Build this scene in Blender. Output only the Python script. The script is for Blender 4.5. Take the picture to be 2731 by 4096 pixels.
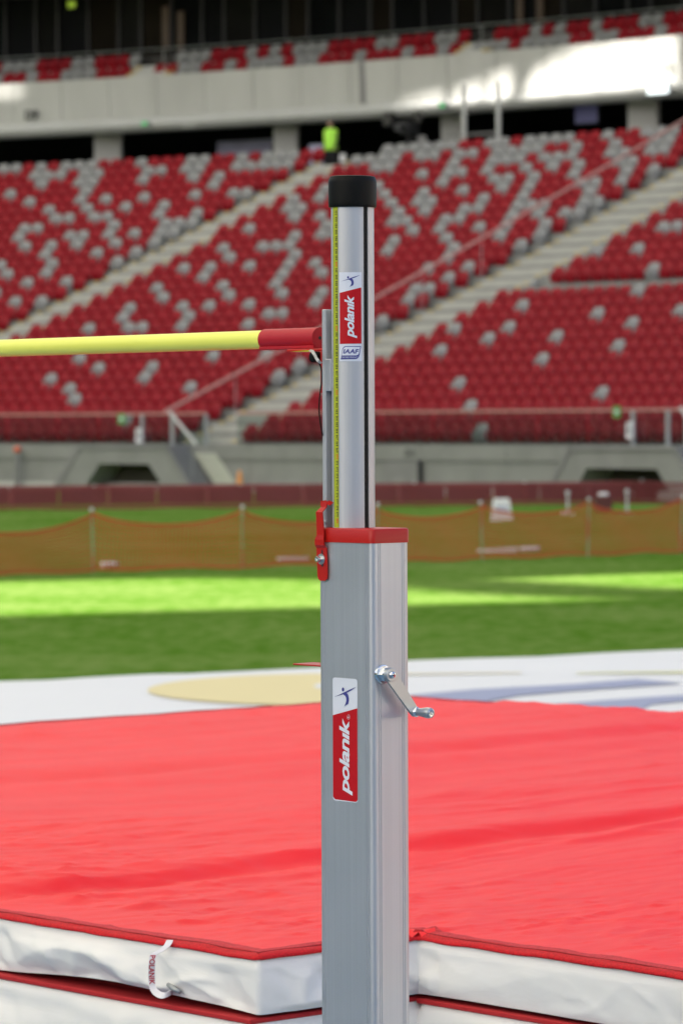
import bpy, bmesh, math, random
import numpy as np
from mathutils import Vector, Matrix, noise
from mathutils.geometry import delaunay_2d_cdt

for o in list(bpy.data.objects):
    bpy.data.objects.remove(o)
S = bpy.context.scene
C = S.collection
random.seed(7)
R_ = math.radians

# ------------------------------------------------------------------ camera
CZ, FPX, HOR = 1.68, 15000.0, 1700.0
cam_d = bpy.data.cameras.new('camera')
cam = bpy.data.objects.new('camera', cam_d)
C.objects.link(cam)
cam.location = (0, 0, CZ)
cam.rotation_euler = (R_(90), 0.0040, 0)
cam_d.sensor_fit = 'VERTICAL'
cam_d.sensor_height = 36.0
cam_d.lens = FPX / 4096 * 36.0
cam_d.shift_y = -348.0 / 4096
cam_d.clip_start = 0.1
cam_d.clip_end = 2000
cam_d.dof.use_dof = True
cam_d.dof.focus_distance = 5.83
cam_d.dof.aperture_fstop = 10.5
S.camera = cam

# ------------------------------------------------------------------ light
SUN_EL, SUN_AZ = R_(44), R_(219)          # azimuth from +Y clockwise: the sun stands behind the camera, to the left
sd = Vector((math.sin(SUN_AZ) * math.cos(SUN_EL), math.cos(SUN_AZ) * math.cos(SUN_EL), math.sin(SUN_EL)))
W = bpy.data.worlds.new('World')
S.world = W
W.use_nodes = True
nt = W.node_tree
bg = nt.nodes['Background']
sky = nt.nodes.new('ShaderNodeTexSky')
sky.sky_type = 'NISHITA'
sky.sun_disc = False
sky.air_density = .8
sky.dust_density = 4.0
sky.ozone_density = .6
sky.sun_elevation = SUN_EL
sky.sun_rotation = SUN_AZ
nt.links.new(sky.outputs[0], bg.inputs[0])
bg.inputs[1].default_value = 0.095
ld = bpy.data.lights.new('sun', 'SUN')
ld.energy = 5.0
ld.angle = R_(0.8)
ld.color = (1.0, 0.94, 0.84)
sun = bpy.data.objects.new('sun', ld)
C.objects.link(sun)
sun.rotation_euler = (-sd).to_track_quat('-Z', 'Y').to_euler()
sun.location = sd * 200
S.view_settings.view_transform = 'Standard'
S.view_settings.look = 'None'
S.view_settings.gamma = 1.0
S.view_settings.exposure = 1.74
S.render.engine = 'CYCLES'
S.cycles.use_denoising = True
S.cycles.max_bounces = 8
S.cycles.diffuse_bounces = 4
S.cycles.transparent_max_bounces = 24

# ------------------------------------------------------------------ helpers
def mat(name, col, rough=.6, metal=0.0, spec=.5, var=0.0, scale=5.0, bump=0.0, bscale=60.0, stretch=(1, 1, 1), sheen=0.0, coords='Object', detail=5):
    m = bpy.data.materials.new(name)
    m.use_nodes = True
    n, l = m.node_tree.nodes, m.node_tree.links
    p = n['Principled BSDF']
    p.inputs['Base Color'].default_value = (*col, 1)
    p.inputs['Roughness'].default_value = rough
    p.inputs['Metallic'].default_value = metal
    p.inputs['Specular IOR Level'].default_value = spec
    if sheen:
        p.inputs['Sheen Weight'].default_value = sheen
        p.inputs['Sheen Roughness'].default_value = .5
    if var or bump:
        tc = n.new('ShaderNodeTexCoord')
        mp = n.new('ShaderNodeMapping')
        mp.inputs['Scale'].default_value = stretch
        l.new(tc.outputs[coords], mp.inputs[0])
    if var:
        nz = n.new('ShaderNodeTexNoise')
        nz.inputs['Scale'].default_value = scale
        nz.inputs['Detail'].default_value = detail
        l.new(mp.outputs[0], nz.inputs['Vector'])
        rp = n.new('ShaderNodeValToRGB')
        rp.color_ramp.elements[0].position = .25
        rp.color_ramp.elements[1].position = .75
        rp.color_ramp.elements[0].color = (*[max(0, c * (1 - var)) for c in col], 1)
        rp.color_ramp.elements[1].color = (*[min(1, c * (1 + var)) for c in col], 1)
        l.new(nz.outputs[0], rp.inputs[0])
        l.new(rp.outputs[0], p.inputs['Base Color'])
    if bump:
        nb = n.new('ShaderNodeTexNoise')
        nb.inputs['Scale'].default_value = bscale
        nb.inputs['Detail'].default_value = 4
        l.new(mp.outputs[0], nb.inputs['Vector'])
        b = n.new('ShaderNodeBump')
        b.inputs['Strength'].default_value = bump
        b.inputs['Distance'].default_value = .002
        l.new(nb.outputs[0], b.inputs['Height'])
        l.new(b.outputs[0], p.inputs['Normal'])
    return m

def emis(name, col, strength):
    m = bpy.data.materials.new(name)
    m.use_nodes = True
    p = m.node_tree.nodes['Principled BSDF']
    p.inputs['Base Color'].default_value = (*col, 1)
    p.inputs['Emission Color'].default_value = (*col, 1)
    p.inputs['Emission Strength'].default_value = strength
    return m

def add_weave(m, scale, strength=.3, stretch=(1, 1, 1), see=None, see_amt=.3):
    """woven cloth: two crossing fine waves as relief (and, for a mesh net, as pale dots of what lies below)"""
    n, l = m.node_tree.nodes, m.node_tree.links
    p = n['Principled BSDF']
    tc = n.new('ShaderNodeTexCoord')
    w = []
    for d in ('X', 'Y', 'Z'):
        a = n.new('ShaderNodeTexWave')
        a.bands_direction = d
        a.inputs['Scale'].default_value = scale
        a.inputs['Distortion'].default_value = .6
        a.inputs['Detail'].default_value = 1
        l.new(tc.outputs['Object'], a.inputs['Vector'])
        w.append(a)
    mx = n.new('ShaderNodeMath'); mx.operation = 'ADD'
    l.new(w[0].outputs['Fac'], mx.inputs[0]); l.new(w[1].outputs['Fac'], mx.inputs[1])
    mz = n.new('ShaderNodeMath'); mz.operation = 'ADD'
    l.new(mx.outputs[0], mz.inputs[0]); l.new(w[2].outputs['Fac'], mz.inputs[1])
    b = n.new('ShaderNodeBump')
    b.inputs['Strength'].default_value = strength
    b.inputs['Distance'].default_value = .001
    l.new(mz.outputs[0], b.inputs['Height'])
    if p.inputs['Normal'].links:
        l.new(p.inputs['Normal'].links[0].from_socket, b.inputs['Normal'])
    l.new(b.outputs[0], p.inputs['Normal'])
    return m

def mesh(name, verts, faces, m=None, parent=None, smooth=False, loc=None, mats=None, fmats=None):
    me = bpy.data.meshes.new(name)
    me.from_pydata([tuple(v) for v in verts], [], [tuple(f) for f in faces])
    if mats:
        for k in mats:
            me.materials.append(k)
        if fmats is not None:
            me.polygons.foreach_set('material_index', fmats)
    elif m:
        me.materials.append(m)
    if smooth:
        me.polygons.foreach_set('use_smooth', [True] * len(me.polygons))
    me.update()
    return obj(name, me, parent, loc)

def obj(name, me, parent=None, loc=None, rz=None):
    o = bpy.data.objects.new(name, me)
    C.objects.link(o)
    if parent is not None:
        o.parent = parent
    if loc is not None:
        o.location = loc
    if rz is not None:
        o.rotation_euler = (0, 0, rz)
    return o

def bmobj(name, bm, m=None, parent=None, smooth=False, loc=None, autosm=False):
    bmesh.ops.recalc_face_normals(bm, faces=bm.faces[:])
    me = bpy.data.meshes.new(name)
    bm.to_mesh(me)
    bm.free()
    if m:
        me.materials.append(m)
    if smooth:
        me.polygons.foreach_set('use_smooth', [True] * len(me.polygons))
    if autosm:
        sharp_smooth(me)
    return obj(name, me, parent, loc)

def sharp_smooth(me, ang=35):
    bm = bmesh.new(); bm.from_mesh(me)
    for f in bm.faces: f.smooth = True
    for e in bm.edges:
        if len(e.link_faces) == 2 and e.calc_face_angle(0) > R_(ang): e.smooth = False
    bm.to_mesh(me); bm.free()

def tag(o, label, cat, group=None, kind=None):
    o['label'] = label
    o['category'] = cat
    if group: o['group'] = group
    if kind: o['kind'] = kind
    return o

def thing(name, label, cat, loc=(0, 0, 0), rz=0.0, group=None):
    o = bpy.data.objects.new(name, None)
    o.empty_display_size = .2
    C.objects.link(o)
    o.location = loc
    o.rotation_euler = (0, 0, rz)
    return tag(o, label, cat, group)

def struct(o):
    o['kind'] = 'structure'
    return o

def box_bm(bm, x0, x1, y0, y1, z0, z1, bev=0.0, M=None, seg=1):
    vs = [bm.verts.new((x, y, z)) for x in (x0, x1) for y in (y0, y1) for z in (z0, z1)]
    F = [(0, 1, 3, 2), (4, 6, 7, 5), (0, 4, 5, 1), (2, 3, 7, 6), (0, 2, 6, 4), (1, 5, 7, 3)]
    fs = [bm.faces.new([vs[i] for i in f]) for f in F]
    if bev:
        es = list({e for f in fs for e in f.edges})
        r = bmesh.ops.bevel(bm, geom=es, offset=bev, segments=seg, affect='EDGES', profile=.5)
        vs = list({v for v in vs if v.is_valid} | {v for f in r['faces'] for v in f.verts})
    if M is not None:
        for v in vs: v.co = M @ v.co
    return vs

def box(name, x0, x1, y0, y1, z0, z1, m, parent=None, bev=0.0, M=None, seg=1, loc=None):
    bm = bmesh.new()
    box_bm(bm, x0, x1, y0, y1, z0, z1, bev, M, seg)
    return bmobj(name, bm, m, parent, loc=loc)

def prism(bm, poly, h0, h1, M=None):
    """poly of (u, v) -> solid between h0 and h1 along z, moved by M"""
    a = [bm.verts.new((u, v, h0)) for u, v in poly]
    b = [bm.verts.new((u, v, h1)) for u, v in poly]
    n = len(poly)
    bm.faces.new(list(reversed(a)))
    bm.faces.new(b)
    for i in range(n):
        bm.faces.new((a[i], a[(i + 1) % n], b[(i + 1) % n], b[i]))
    if M is not None:
        for v in a + b: v.co = M @ v.co
    return a + b

def lathe(bm, prof, n=24, M=None, cap=True):
    """prof of (radius, height along z)"""
    rings = []
    for r, h in prof:
        rings.append([bm.verts.new((r * math.cos(2 * math.pi * k / n), r * math.sin(2 * math.pi * k / n), h)) for k in range(n)])
    for a, b in zip(rings, rings[1:]):
        for k in range(n):
            bm.faces.new((a[k], a[(k + 1) % n], b[(k + 1) % n], b[k]))
    if cap:
        bm.faces.new(list(reversed(rings[0])))
        bm.faces.new(rings[-1])
    if M is not None:
        for r in rings:
            for v in r: v.co = M @ v.co

def tube(bm, pts, r, n=8, closed_ends=True):
    pts = [Vector(p) for p in pts]
    rings = []
    prev = None
    for i, p in enumerate(pts):
        t = (pts[min(i + 1, len(pts) - 1)] - pts[max(i - 1, 0)]).normalized()
        if prev is None:
            u = t.orthogonal().normalized()
        else:
            u = (prev - t * prev.dot(t)).normalized()
        prev = u
        w = t.cross(u)
        rr = r[i] if isinstance(r, (list, tuple)) else r
        rings.append([bm.verts.new(p + (u * math.cos(2 * math.pi * k / n) + w * math.sin(2 * math.pi * k / n)) * rr) for k in range(n)])
    for a, b in zip(rings, rings[1:]):
        for k in range(n):
            bm.faces.new((a[k], a[(k + 1) % n], b[(k + 1) % n], b[k]))
    if closed_ends:
        bm.faces.new(list(reversed(rings[0])))
        bm.faces.new(rings[-1])

def tubeobj(name, pts, r, m, parent=None, n=8):
    bm = bmesh.new()
    tube(bm, pts, r, n)
    return bmobj(name, bm, m, parent, smooth=False, autosm=True)

def AX(origin, ex, ey, ez):
    M = Matrix.Identity(4)
    for i, e in enumerate((ex, ey, ez)):
        e = Vector(e)
        M[0][i], M[1][i], M[2][i] = e
    M[0][3], M[1][3], M[2][3] = origin
    return M

def text2d(body, size=1.0, shear=0.0, bold=0.0, spacing=1.0, widen=1.0):
    """flat glyph mesh: (verts (u,v), faces), left-aligned, baseline v=0"""
    cu = bpy.data.curves.new('glyphs', 'FONT')
    cu.body = body
    cu.size = size
    cu.shear = shear
    cu.offset = bold
    cu.space_character = spacing
    cu.resolution_u = 3
    o = bpy.data.objects.new('glyphs', cu)
    C.objects.link(o)
    me = bpy.data.meshes.new_from_object(o.evaluated_get(bpy.context.evaluated_depsgraph_get()))
    v = [(p.co.x * widen, p.co.y) for p in me.vertices]
    f = [tuple(p.vertices) for p in me.polygons]
    bpy.data.meshes.remove(me)
    bpy.data.objects.remove(o)
    bpy.data.curves.remove(cu)
    return v, f

def fit2d(vf, u0, u1, v0, v1):
    v, f = vf
    a = np.array(v); mn, mx = a.min(0), a.max(0)
    s = ((u1 - u0) / (mx[0] - mn[0]), (v1 - v0) / (mx[1] - mn[1]))
    return [(u0 + (p[0] - mn[0]) * s[0], v0 + (p[1] - mn[1]) * s[1]) for p in v], f

def ground(x, y, z=0.0):
    """the place on the level z that the photograph shows at (x, y)"""
    d = (CZ - z) * FPX / (y - HOR)
    return Vector(((x - 1365.5) / FPX * d, d, z))

# ------------------------------------------------------------------ materials
def grass_mat():
    m = mat('grass', (.07, .14, .02), rough=1, spec=.0)
    n, l = m.node_tree.nodes, m.node_tree.links
    tc = n.new('ShaderNodeTexCoord')
    p = n['Principled BSDF']
    outs = []
    for sc, st in ((.35, (1, 1, 1)), (6., (1.0, .35, 1)), (40., (1, 1, 1))):
        mp = n.new('ShaderNodeMapping'); mp.inputs['Scale'].default_value = st
        l.new(tc.outputs['Object'], mp.inputs[0])
        z = n.new('ShaderNodeTexNoise'); z.inputs['Scale'].default_value = sc; z.inputs['Detail'].default_value = 6
        l.new(mp.outputs[0], z.inputs['Vector']); outs.append(z)
    a = n.new('ShaderNodeMath'); a.operation = 'ADD'
    l.new(outs[0].outputs[0], a.inputs[0]); l.new(outs[1].outputs[0], a.inputs[1])
    b = n.new('ShaderNodeMath'); b.operation = 'ADD'
    l.new(a.outputs[0], b.inputs[0]); l.new(outs[2].outputs[0], b.inputs[1])
    d = n.new('ShaderNodeMath'); d.operation = 'DIVIDE'; d.inputs[1].default_value = 3
    l.new(b.outputs[0], d.inputs[0])
    r = n.new('ShaderNodeValToRGB')
    e = r.color_ramp.elements
    e[0].position = .40; e[0].color = (.055, .145, .008, 1)
    e[1].position = .60; e[1].color = (.150, .225, .058, 1)
    l.new(d.outputs[0], r.inputs[0]); l.new(r.outputs[0], p.inputs['Base Color'])
    return m

M_grass = grass_mat()
M_conc = mat('concrete', (.245, .25, .245), .85, var=.12, scale=1.2, bump=.2, bscale=30)
M_concl = mat('pale_concrete', (.48, .485, .475), .85, var=.10, scale=.9, stretch=(1, 1, .35))
M_concd = mat('dark_concrete', (.22, .22, .225), .85, var=.12, scale=1.2)
M_soffit = mat('painted_soffit', (.5, .51, .51), .6, var=.05, scale=.6)
M_step = mat('step_concrete', (.40, .40, .375), .85, var=.12, scale=2.0)
M_yellow = mat('yellow_paint', (.52, .40, .15), .7)
M_sred = mat('red_seat_plastic', (.26, .0055, .014), .5, spec=.18, var=.12, scale=.8, coords='Object')
M_sgrey = mat('grey_seat_plastic', (.265, .27, .28), .45, spec=.25)
M_black = mat('black_paint', (.012, .012, .014), .5)
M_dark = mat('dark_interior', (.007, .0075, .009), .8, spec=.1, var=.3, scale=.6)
M_darkb = mat('dark_cladding', (.035, .033, .031), .7, var=.3, scale=.5)
M_steel = mat('steel', (.35, .37, .38), .4, metal=.6)
M_rail = mat('red_handrail', (.46, .24, .22), .5)
M_white = mat('white_paint', (.75, .76, .78), .45)
M_alu = mat('anodised_aluminium', (.55, .565, .59), .40, metal=.78, spec=.4, var=.05, scale=3, stretch=(60, 60, .4), bump=.06, bscale=8)
M_alut = mat('tube_aluminium', (.52, .53, .545), .52, metal=.50, spec=.35, var=.04, scale=3, stretch=(60, 60, .4), bump=.05, bscale=8)
for _m in (M_alu, M_alut):        # handling marks: patches where the satin finish is duller
    n_, l_ = _m.node_tree.nodes, _m.node_tree.links
    tc_ = n_.new('ShaderNodeTexCoord'); nz_ = n_.new('ShaderNodeTexNoise'); mr_ = n_.new('ShaderNodeMapRange')
    nz_.inputs['Scale'].default_value = 9; nz_.inputs['Detail'].default_value = 8; nz_.inputs['Roughness'].default_value = .7
    mr_.inputs['From Min'].default_value = .35; mr_.inputs['From Max'].default_value = .7
    mr_.inputs['To Min'].default_value = .40; mr_.inputs['To Max'].default_value = .47
    l_.new(tc_.outputs['Object'], nz_.inputs['Vector']); l_.new(nz_.outputs[0], mr_.inputs['Value']); l_.new(mr_.outputs[0], n_['Principled BSDF'].inputs['Roughness'])
M_chrome = mat('polished_zinc', (.78, .8, .82), .16, metal=1.0)
M_zinc = mat('zinc_plated', (.55, .57, .57), .38, metal=1.0, bump=.05, bscale=150)
M_rubber = mat('black_rubber', (.005, .005, .004), .5, spec=.14, bump=.1, bscale=120)
M_pred = mat('red_powder_coat', (.47, .009, .005), .36, spec=.35, bump=.05, bscale=200)
M_bred = mat('red_bar_end', (.43, .009, .020), .5, spec=.3, bump=.1, bscale=180)
M_ybar = mat('yellow_bar', (.86, .88, .14), .40, var=.03, scale=3)
M_tape = mat('tape_yellow', (.42, .47, .03), .6, spec=.2)
M_ink = mat('black_ink', (.012, .014, .01), .6)
M_inkr = mat('red_ink', (.62, .07, .015), .6)
M_blue = mat('blue_print', (.045, .05, .26), .5)
M_swhite = mat('sticker_white', (.72, .75, .82), .4)
M_sredp = mat('sticker_red', (.50, .006, .012), .45, spec=.2)
M_matred = mat('red_mat_cover', (.90, .030, .036), .5, spec=.16, var=.03, scale=2.5, bump=.25, bscale=26, stretch=(2.2, .7, 1))
add_weave(M_matred, 150, .16)
M_hem = mat('red_mesh_hem', (.54, .013, .019), .7, spec=.15, var=.30, scale=240, detail=3)
add_weave(M_hem, 110, .2)
M_cloth = mat('white_mat_cloth', (.80, .795, .77), .8, spec=.1, bump=.3, bscale=9)
add_weave(M_cloth, 190, .15)
M_lowred = mat('red_lower_cover', (.42, .008, .012), .8)
M_strap = mat('white_webbing', (.78, .76, .78), .8)
M_strapr = mat('red_webbing', (.5, .012, .03), .8)
M_sheet = mat('white_sheet', (.72, .73, .75), .8, spec=.1, var=.02, scale=.7)
M_pyel = mat('pale_yellow_print', (.72, .63, .36), .8, spec=.1)
M_plav = mat('pale_blue_print', (.33, .36, .50), .8, spec=.1)
M_net = mat('orange_net_plastic', (.48, .095, .04), .8, spec=.05)
M_netr = mat('dark_red_net_plastic', (.20, .028, .03), .6)
M_board = mat('dark_red_board', (.085, .016, .014), .6, var=.25, scale=1.5)
M_boardt = mat('red_board_edge', (.22, .055, .058), .6)
M_post = mat('post_green_white', (.26, .32, .18), .6)
M_vest = mat('hi_vis_vest', (.42, .85, .08), .7)
M_skin = mat('skin', (.45, .27, .2), .6)
M_cloth_d = mat('dark_trousers', (.015, .015, .02), .8)
M_hair = mat('dark_hair', (.03, .02, .015), .7)
M_green = emis('green_exit_light', (.02, .5, .12), .12)
M_lit = emis('white_lit_sign', (.8, .9, .92), .5)
M_lime = emis('lime_exit_light', (.42, .62, .05), .12)
M_screen = emis('blue_screen', (.07, .07, .16), .05)
M_warm = emis('warm_panel_glow', (.05, .028, .012), .05)  # warm light on lounge panels, put in as a faint glow
M_banner = mat('lavender_banner', (.33, .34, .48), .7, var=.2, scale=1.5)

def glass_mat():
    m = bpy.data.materials.new('balustrade_glass')
    m.use_nodes = True
    n, l = m.node_tree.nodes, m.node_tree.links
    n.remove(n['Principled BSDF'])
    t = n.new('ShaderNodeBsdfTransparent'); t.inputs[0].default_value = (.80, .84, .82, 1)
    g = n.new('ShaderNodeBsdfGlossy'); g.inputs['Roughness'].default_value = .04
    f = n.new('ShaderNodeValue'); f.outputs[0].default_value = .06
    x = n.new('ShaderNodeMixShader')
    l.new(f.outputs[0], x.inputs[0]); l.new(t.outputs[0], x.inputs[1]); l.new(g.outputs[0], x.inputs[2])
    l.new(x.outputs[0], n['Material Output'].inputs[0])
    return m
M_glass = glass_mat()

def membrane_mat():
    m = bpy.data.materials.new('roof_membrane')
    m.use_nodes = True
    n, l = m.node_tree.nodes, m.node_tree.links
    n.remove(n['Principled BSDF'])
    a = n.new('ShaderNodeBsdfDiffuse'); a.inputs[0].default_value = (.75, .75, .75, 1)
    b = n.new('ShaderNodeBsdfTranslucent'); b.inputs[0].default_value = (.88, .84, .78, 1)
    x = n.new('ShaderNodeMixShader'); x.inputs[0].default_value = .30
    l.new(a.outputs[0], x.inputs[1]); l.new(b.outputs[0], x.inputs[2])
    l.new(x.outputs[0], n['Material Output'].inputs[0])
    return m
M_memb = membrane_mat()

# ------------------------------------------------------------------ ground
g = 700
struct(mesh('pitch_ground', [(-g, -g, 0), (g, -g, 0), (g, g, 0), (-g, g, 0)], [(0, 1, 2, 3)], M_grass))

M_runup = mat('blue_runup_surface', (.10, .19, .30), .85, spec=.2, var=.12, scale=3, bump=.4, bscale=150)
struct(mesh('runup_surface', [(-16, -26, .006), (18, -26, .006), (18, 11.5, .006), (-16, 11.5, .006)], [(0, 1, 2, 3)], M_runup))

# ------------------------------------------------------------------ the bowl of the stadium: rows stand on arcs round (BX, BY)
BX, BY, BR, TR = -55.5, 43.0, 74.0, 0.70
NROW = 29
def rowz(i): return 1.21 + .286 * i + .00100 * i * i
def P(th, rad, z): return Vector((BX + rad * math.sin(th), BY + rad * math.cos(th), z))
def pix(p):
    return 1365.5 + FPX * p[0] / p[1], HOR - FPX * (p[2] - CZ) / p[1]
def th_at(x, rad):
    lo, hi = -1.0, 1.5
    for _ in range(40):
        m_ = (lo + hi) / 2
        q = P(m_, rad, 0)
        if 1365.5 + FPX * q.x / q.y < x: lo = m_
        else: hi = m_
    return lo
def z_at(y, th, rad):
    return CZ + (HOR - y) * P(th, rad, 0).y / FPX
def A1(i): return .576 + .0020 * i
def A2(i): return .7785 + .0010 * i

def arc_solid(name, th0, th1, prof, m, parent=None, step=.012, smooth=False):
    """closed profile of (rad, z) swept along the arc"""
    n = max(2, int(abs(th1 - th0) / step) + 1)
    k = len(prof)
    vs, fs = [], []
    for i in range(n + 1):
        th = th0 + (th1 - th0) * i / n
        vs += [P(th, r, z) for r, z in prof]
    for i in range(n):
        for j in range(k):
            a, b = i * k + j, i * k + (j + 1) % k
            fs.append((a, b, b + k, a + k))
    fs.append(tuple(range(k)))
    fs.append(tuple(reversed(range(n * k, n * k + k))))
    bm = bmesh.new()
    bv = [bm.verts.new(v) for v in vs]
    for f in fs: bm.faces.new([bv[i] for i in f])
    return bmobj(name, bm, m, parent)

T0, T1 = .30, 1.25
stand = thing('lower_grandstand', 'lower tier of concrete terraces with stepped aisles below the concrete ring', 'grandstand', P(.8, BR, 0))
stand_off = stand.location.copy()
def under(o, par):
    o.parent = par
    o.matrix_parent_inverse = Matrix.Translation(par.location).inverted()
    return o
def ST(o): return under(o, stand)

for i in range(NROW):
    r0, z = BR + TR * i, rowz(i)
    segs = [(T0, T1)]
    if i == NROW - 1:
        segs = [(T0, A1(i) - 1.2 / r0), (A1(i) + 1.1 / r0, T1)]
    for t0, t1 in segs:
        ST(arc_solid('terrace_step', t0, t1, [(r0, z), (r0 + TR + .08, z), (r0 + TR + .08, z - .7), (r0, z - .7)], M_conc))
for A, hw in ((A1, .72), (A2, 1.0)):
    for i in range(NROW - 1):
        r1 = BR + TR * (i + 1)
        tc = A(i + .7)
        for q in (1, 2, 3):
            z = rowz(i) + (rowz(i + 1) - rowz(i)) * q / 3
            ra = r1 - TR * (3 - q) / 3
            if q < 3:
                ST(arc_solid('aisle_step', tc - hw / r1, tc + hw / r1, [(ra, z), (r1 + .02, z), (r1 + .02, z - .3), (ra, z - .3)], M_step, step=.03))
            if q == 2: continue
            for sgn in (-1, 1):
                ta = tc + sgn * (hw - .12) / r1
                ST(arc_solid('yellow_marking', ta - .10 / r1, ta + .10 / r1, [(ra - .004, z + .004), (ra + .07, z + .004), (ra + .07, z - .05), (ra - .004, z - .05)], M_yellow, step=.03))

# gangway parapet across the right-hand block
GW = 13
tg = A2(GW) + 1.75 / (BR + TR * GW)
ST(arc_solid('gangway_parapet', tg, T1, [(BR + TR * GW - .02, rowz(GW) + .24), (BR + TR * GW + .14, rowz(GW) + .24), (BR + TR * GW + .14, rowz(GW) - .1), (BR + TR * GW - .02, rowz(GW) - .1)], M_conc))

# ---- the rest of the bowl, beside and behind the camera: rows of seats, the concrete ring and the dark lounges above
def far_side(p0, p1, name, M_bowl):
    a, b = Vector((*p0, 0)), Vector((*p1, 0))
    u = (b - a).normalized()
    out = Vector((u.y, -u.x, 0))
    L = (b - a).length
    def slab(nm, prof, m, par):
        bm = bmesh.new()
        prism(bm, [(d, z) for d, z in prof], 0, L, AX(a, out, (0, 0, 1), u))
        return bmobj(nm, bm, m, par)
    root = slab(name, [(0, 0), (0, 1.2), (.3, 1.2), (.3, 0)], M_conc, None)
    struct(root)
    for i in range(0, 29):
        d = .4 + TR * i
        slab('terrace_step', [(d, rowz(i)), (d + TR, rowz(i)), (d + TR, rowz(i) - .5), (d, rowz(i) - .5)], M_conc, root)
        slab('seat_row', [(d + .3, rowz(i)), (d + .36, rowz(i) + .5), (d + .46, rowz(i) + .5), (d + .42, rowz(i))], M_bowl, root)
    D = .4 + TR * 29 + 1.0
    slab('ring', [(D, 11.6), (D, 13.4), (D + .3, 13.4), (D + .3, 11.6)], M_concl, root)
    slab('concourse_back', [(D + 5, 9), (D + 5, 14), (D + 5.3, 14), (D + 5.3, 9)], M_dark, root)
    slab('lounge_front', [(D + 3, 13.6), (D + 3, 18), (D + 3.3, 18), (D + 3.3, 13.6)], M_dark, root)
    slab('upper_slope', [(D + 3, 18), (D + 10, 21.5), (D + 10.3, 21), (D + 3, 17.2)], M_bowl, root)
M_bowl = mat('shaded_bowl_seats', (.16, .13, .14), .6, var=.5, scale=1.6, coords='Object', detail=2)  # seat colour darkened so these stands reflect dimmer in the aluminium
M_bowl_sunlit = mat('sunlit_bowl_seats', (.60, .53, .48), .6, var=.3, scale=1.6, coords='Object', detail=2)  # sunlight put into the seat colour, to brighten the reflection from the right
far_side((-62, 118), (-62, -40), 'stand_beside_left', M_bowl)
far_side((-62, -44), (44, -44), 'stand_behind', M_bowl)
far_side((44, -40), (44, 70), 'stand_beside_right', M_bowl_sunlit)

# ---- front wall of the lower stand
fw = thing('pitch_wall', 'long grey concrete wall below the front row of seats', 'wall', P(.85, BR - .3, 0))
def FW(o): return under(o, fw)
RW = BR - .30
tA, tB = .55, 1.15
nj = 14
for k in range(nj):
    t0, t1 = tA + (tB - tA) * k / nj, tA + (tB - tA) * (k + 1) / nj
    e = .010 / RW
    FW(arc_solid('wall_panel', t0 + e, t1 - e, [(RW, .82), (RW + .32, .82), (RW + .32, .22), (RW, .22)], M_conc))
    FW(arc_solid('wall_panel', t0 + e, t1 - e, [(RW - .05, 1.19), (RW + .32, 1.19), (RW + .32, .83), (RW - .05, .83)], M_conc))
FW(arc_solid('wall_backing', tA, tB, [(RW + .02, 1.17), (RW + .3, 1.17), (RW + .3, 0), (RW + .02, 0)], M_concd))
FW(arc_solid('plinth', tA, tB, [(RW - .09, .21), (RW + .1, .21), (RW + .1, 0), (RW - .09, 0)], M_concl))

def on_arc(x, y, rad):
    th = th_at(x, rad)
    return P(th, rad, z_at(y, th, rad)), th

def arc_frame(th):
    """local axes on the arc: u to the right along the arc, n outwards to the pitch, z up"""
    u = Vector((math.cos(th), -math.sin(th), 0))
    n_ = Vector((-math.sin(th), -math.cos(th), 0))
    return u, n_

def letters_on_arc(name, body, x, y, rad, h, m, parent, bold=.02):
    p, th = on_arc(x, y, rad)
    u, n_ = arc_frame(th)
    v, f = text2d(body, 1.0, bold=bold)
    a = np.array(v); w = a[:, 0].max() - a[:, 0].min(); hh = a[:, 1].max() - a[:, 1].min()
    s = h / hh
    vs = [p + u * ((q[0] - a[:, 0].min() - w / 2) * s) + Vector((0, 0, (q[1] - hh / 2) * s)) + n_ * .012 for q in v]
    return under(mesh(name, vs, f, m), parent)
letters_on_arc('block_letters', 'D11', 1640, 1812, RW - .05, .16, M_black, fw)

# dark recess with a grey box on the wall, behind the upright
p, th = on_arc(1610, 1895, RW)
u, n_ = arc_frame(th)
rc = thing('wall_cabinet', 'dark grey door recess in the pitch wall under the letters', 'door', Vector((p.x, p.y, 0)))
Mx = AX((0, 0, 0), u, -n_, (0, 0, 1))
box('door_leaf', -.70, .70, -.06, -.01, .22, .80, M_concd, rc, M=Mx)
box('door_jamb', .66, .78, -.10, -.065, .22, .82, M_black, rc, M=Mx)
box('vent', -.35, .15, -.09, -.065, .26, .42, M_conc, rc, bev=.01, M=Mx)

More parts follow.
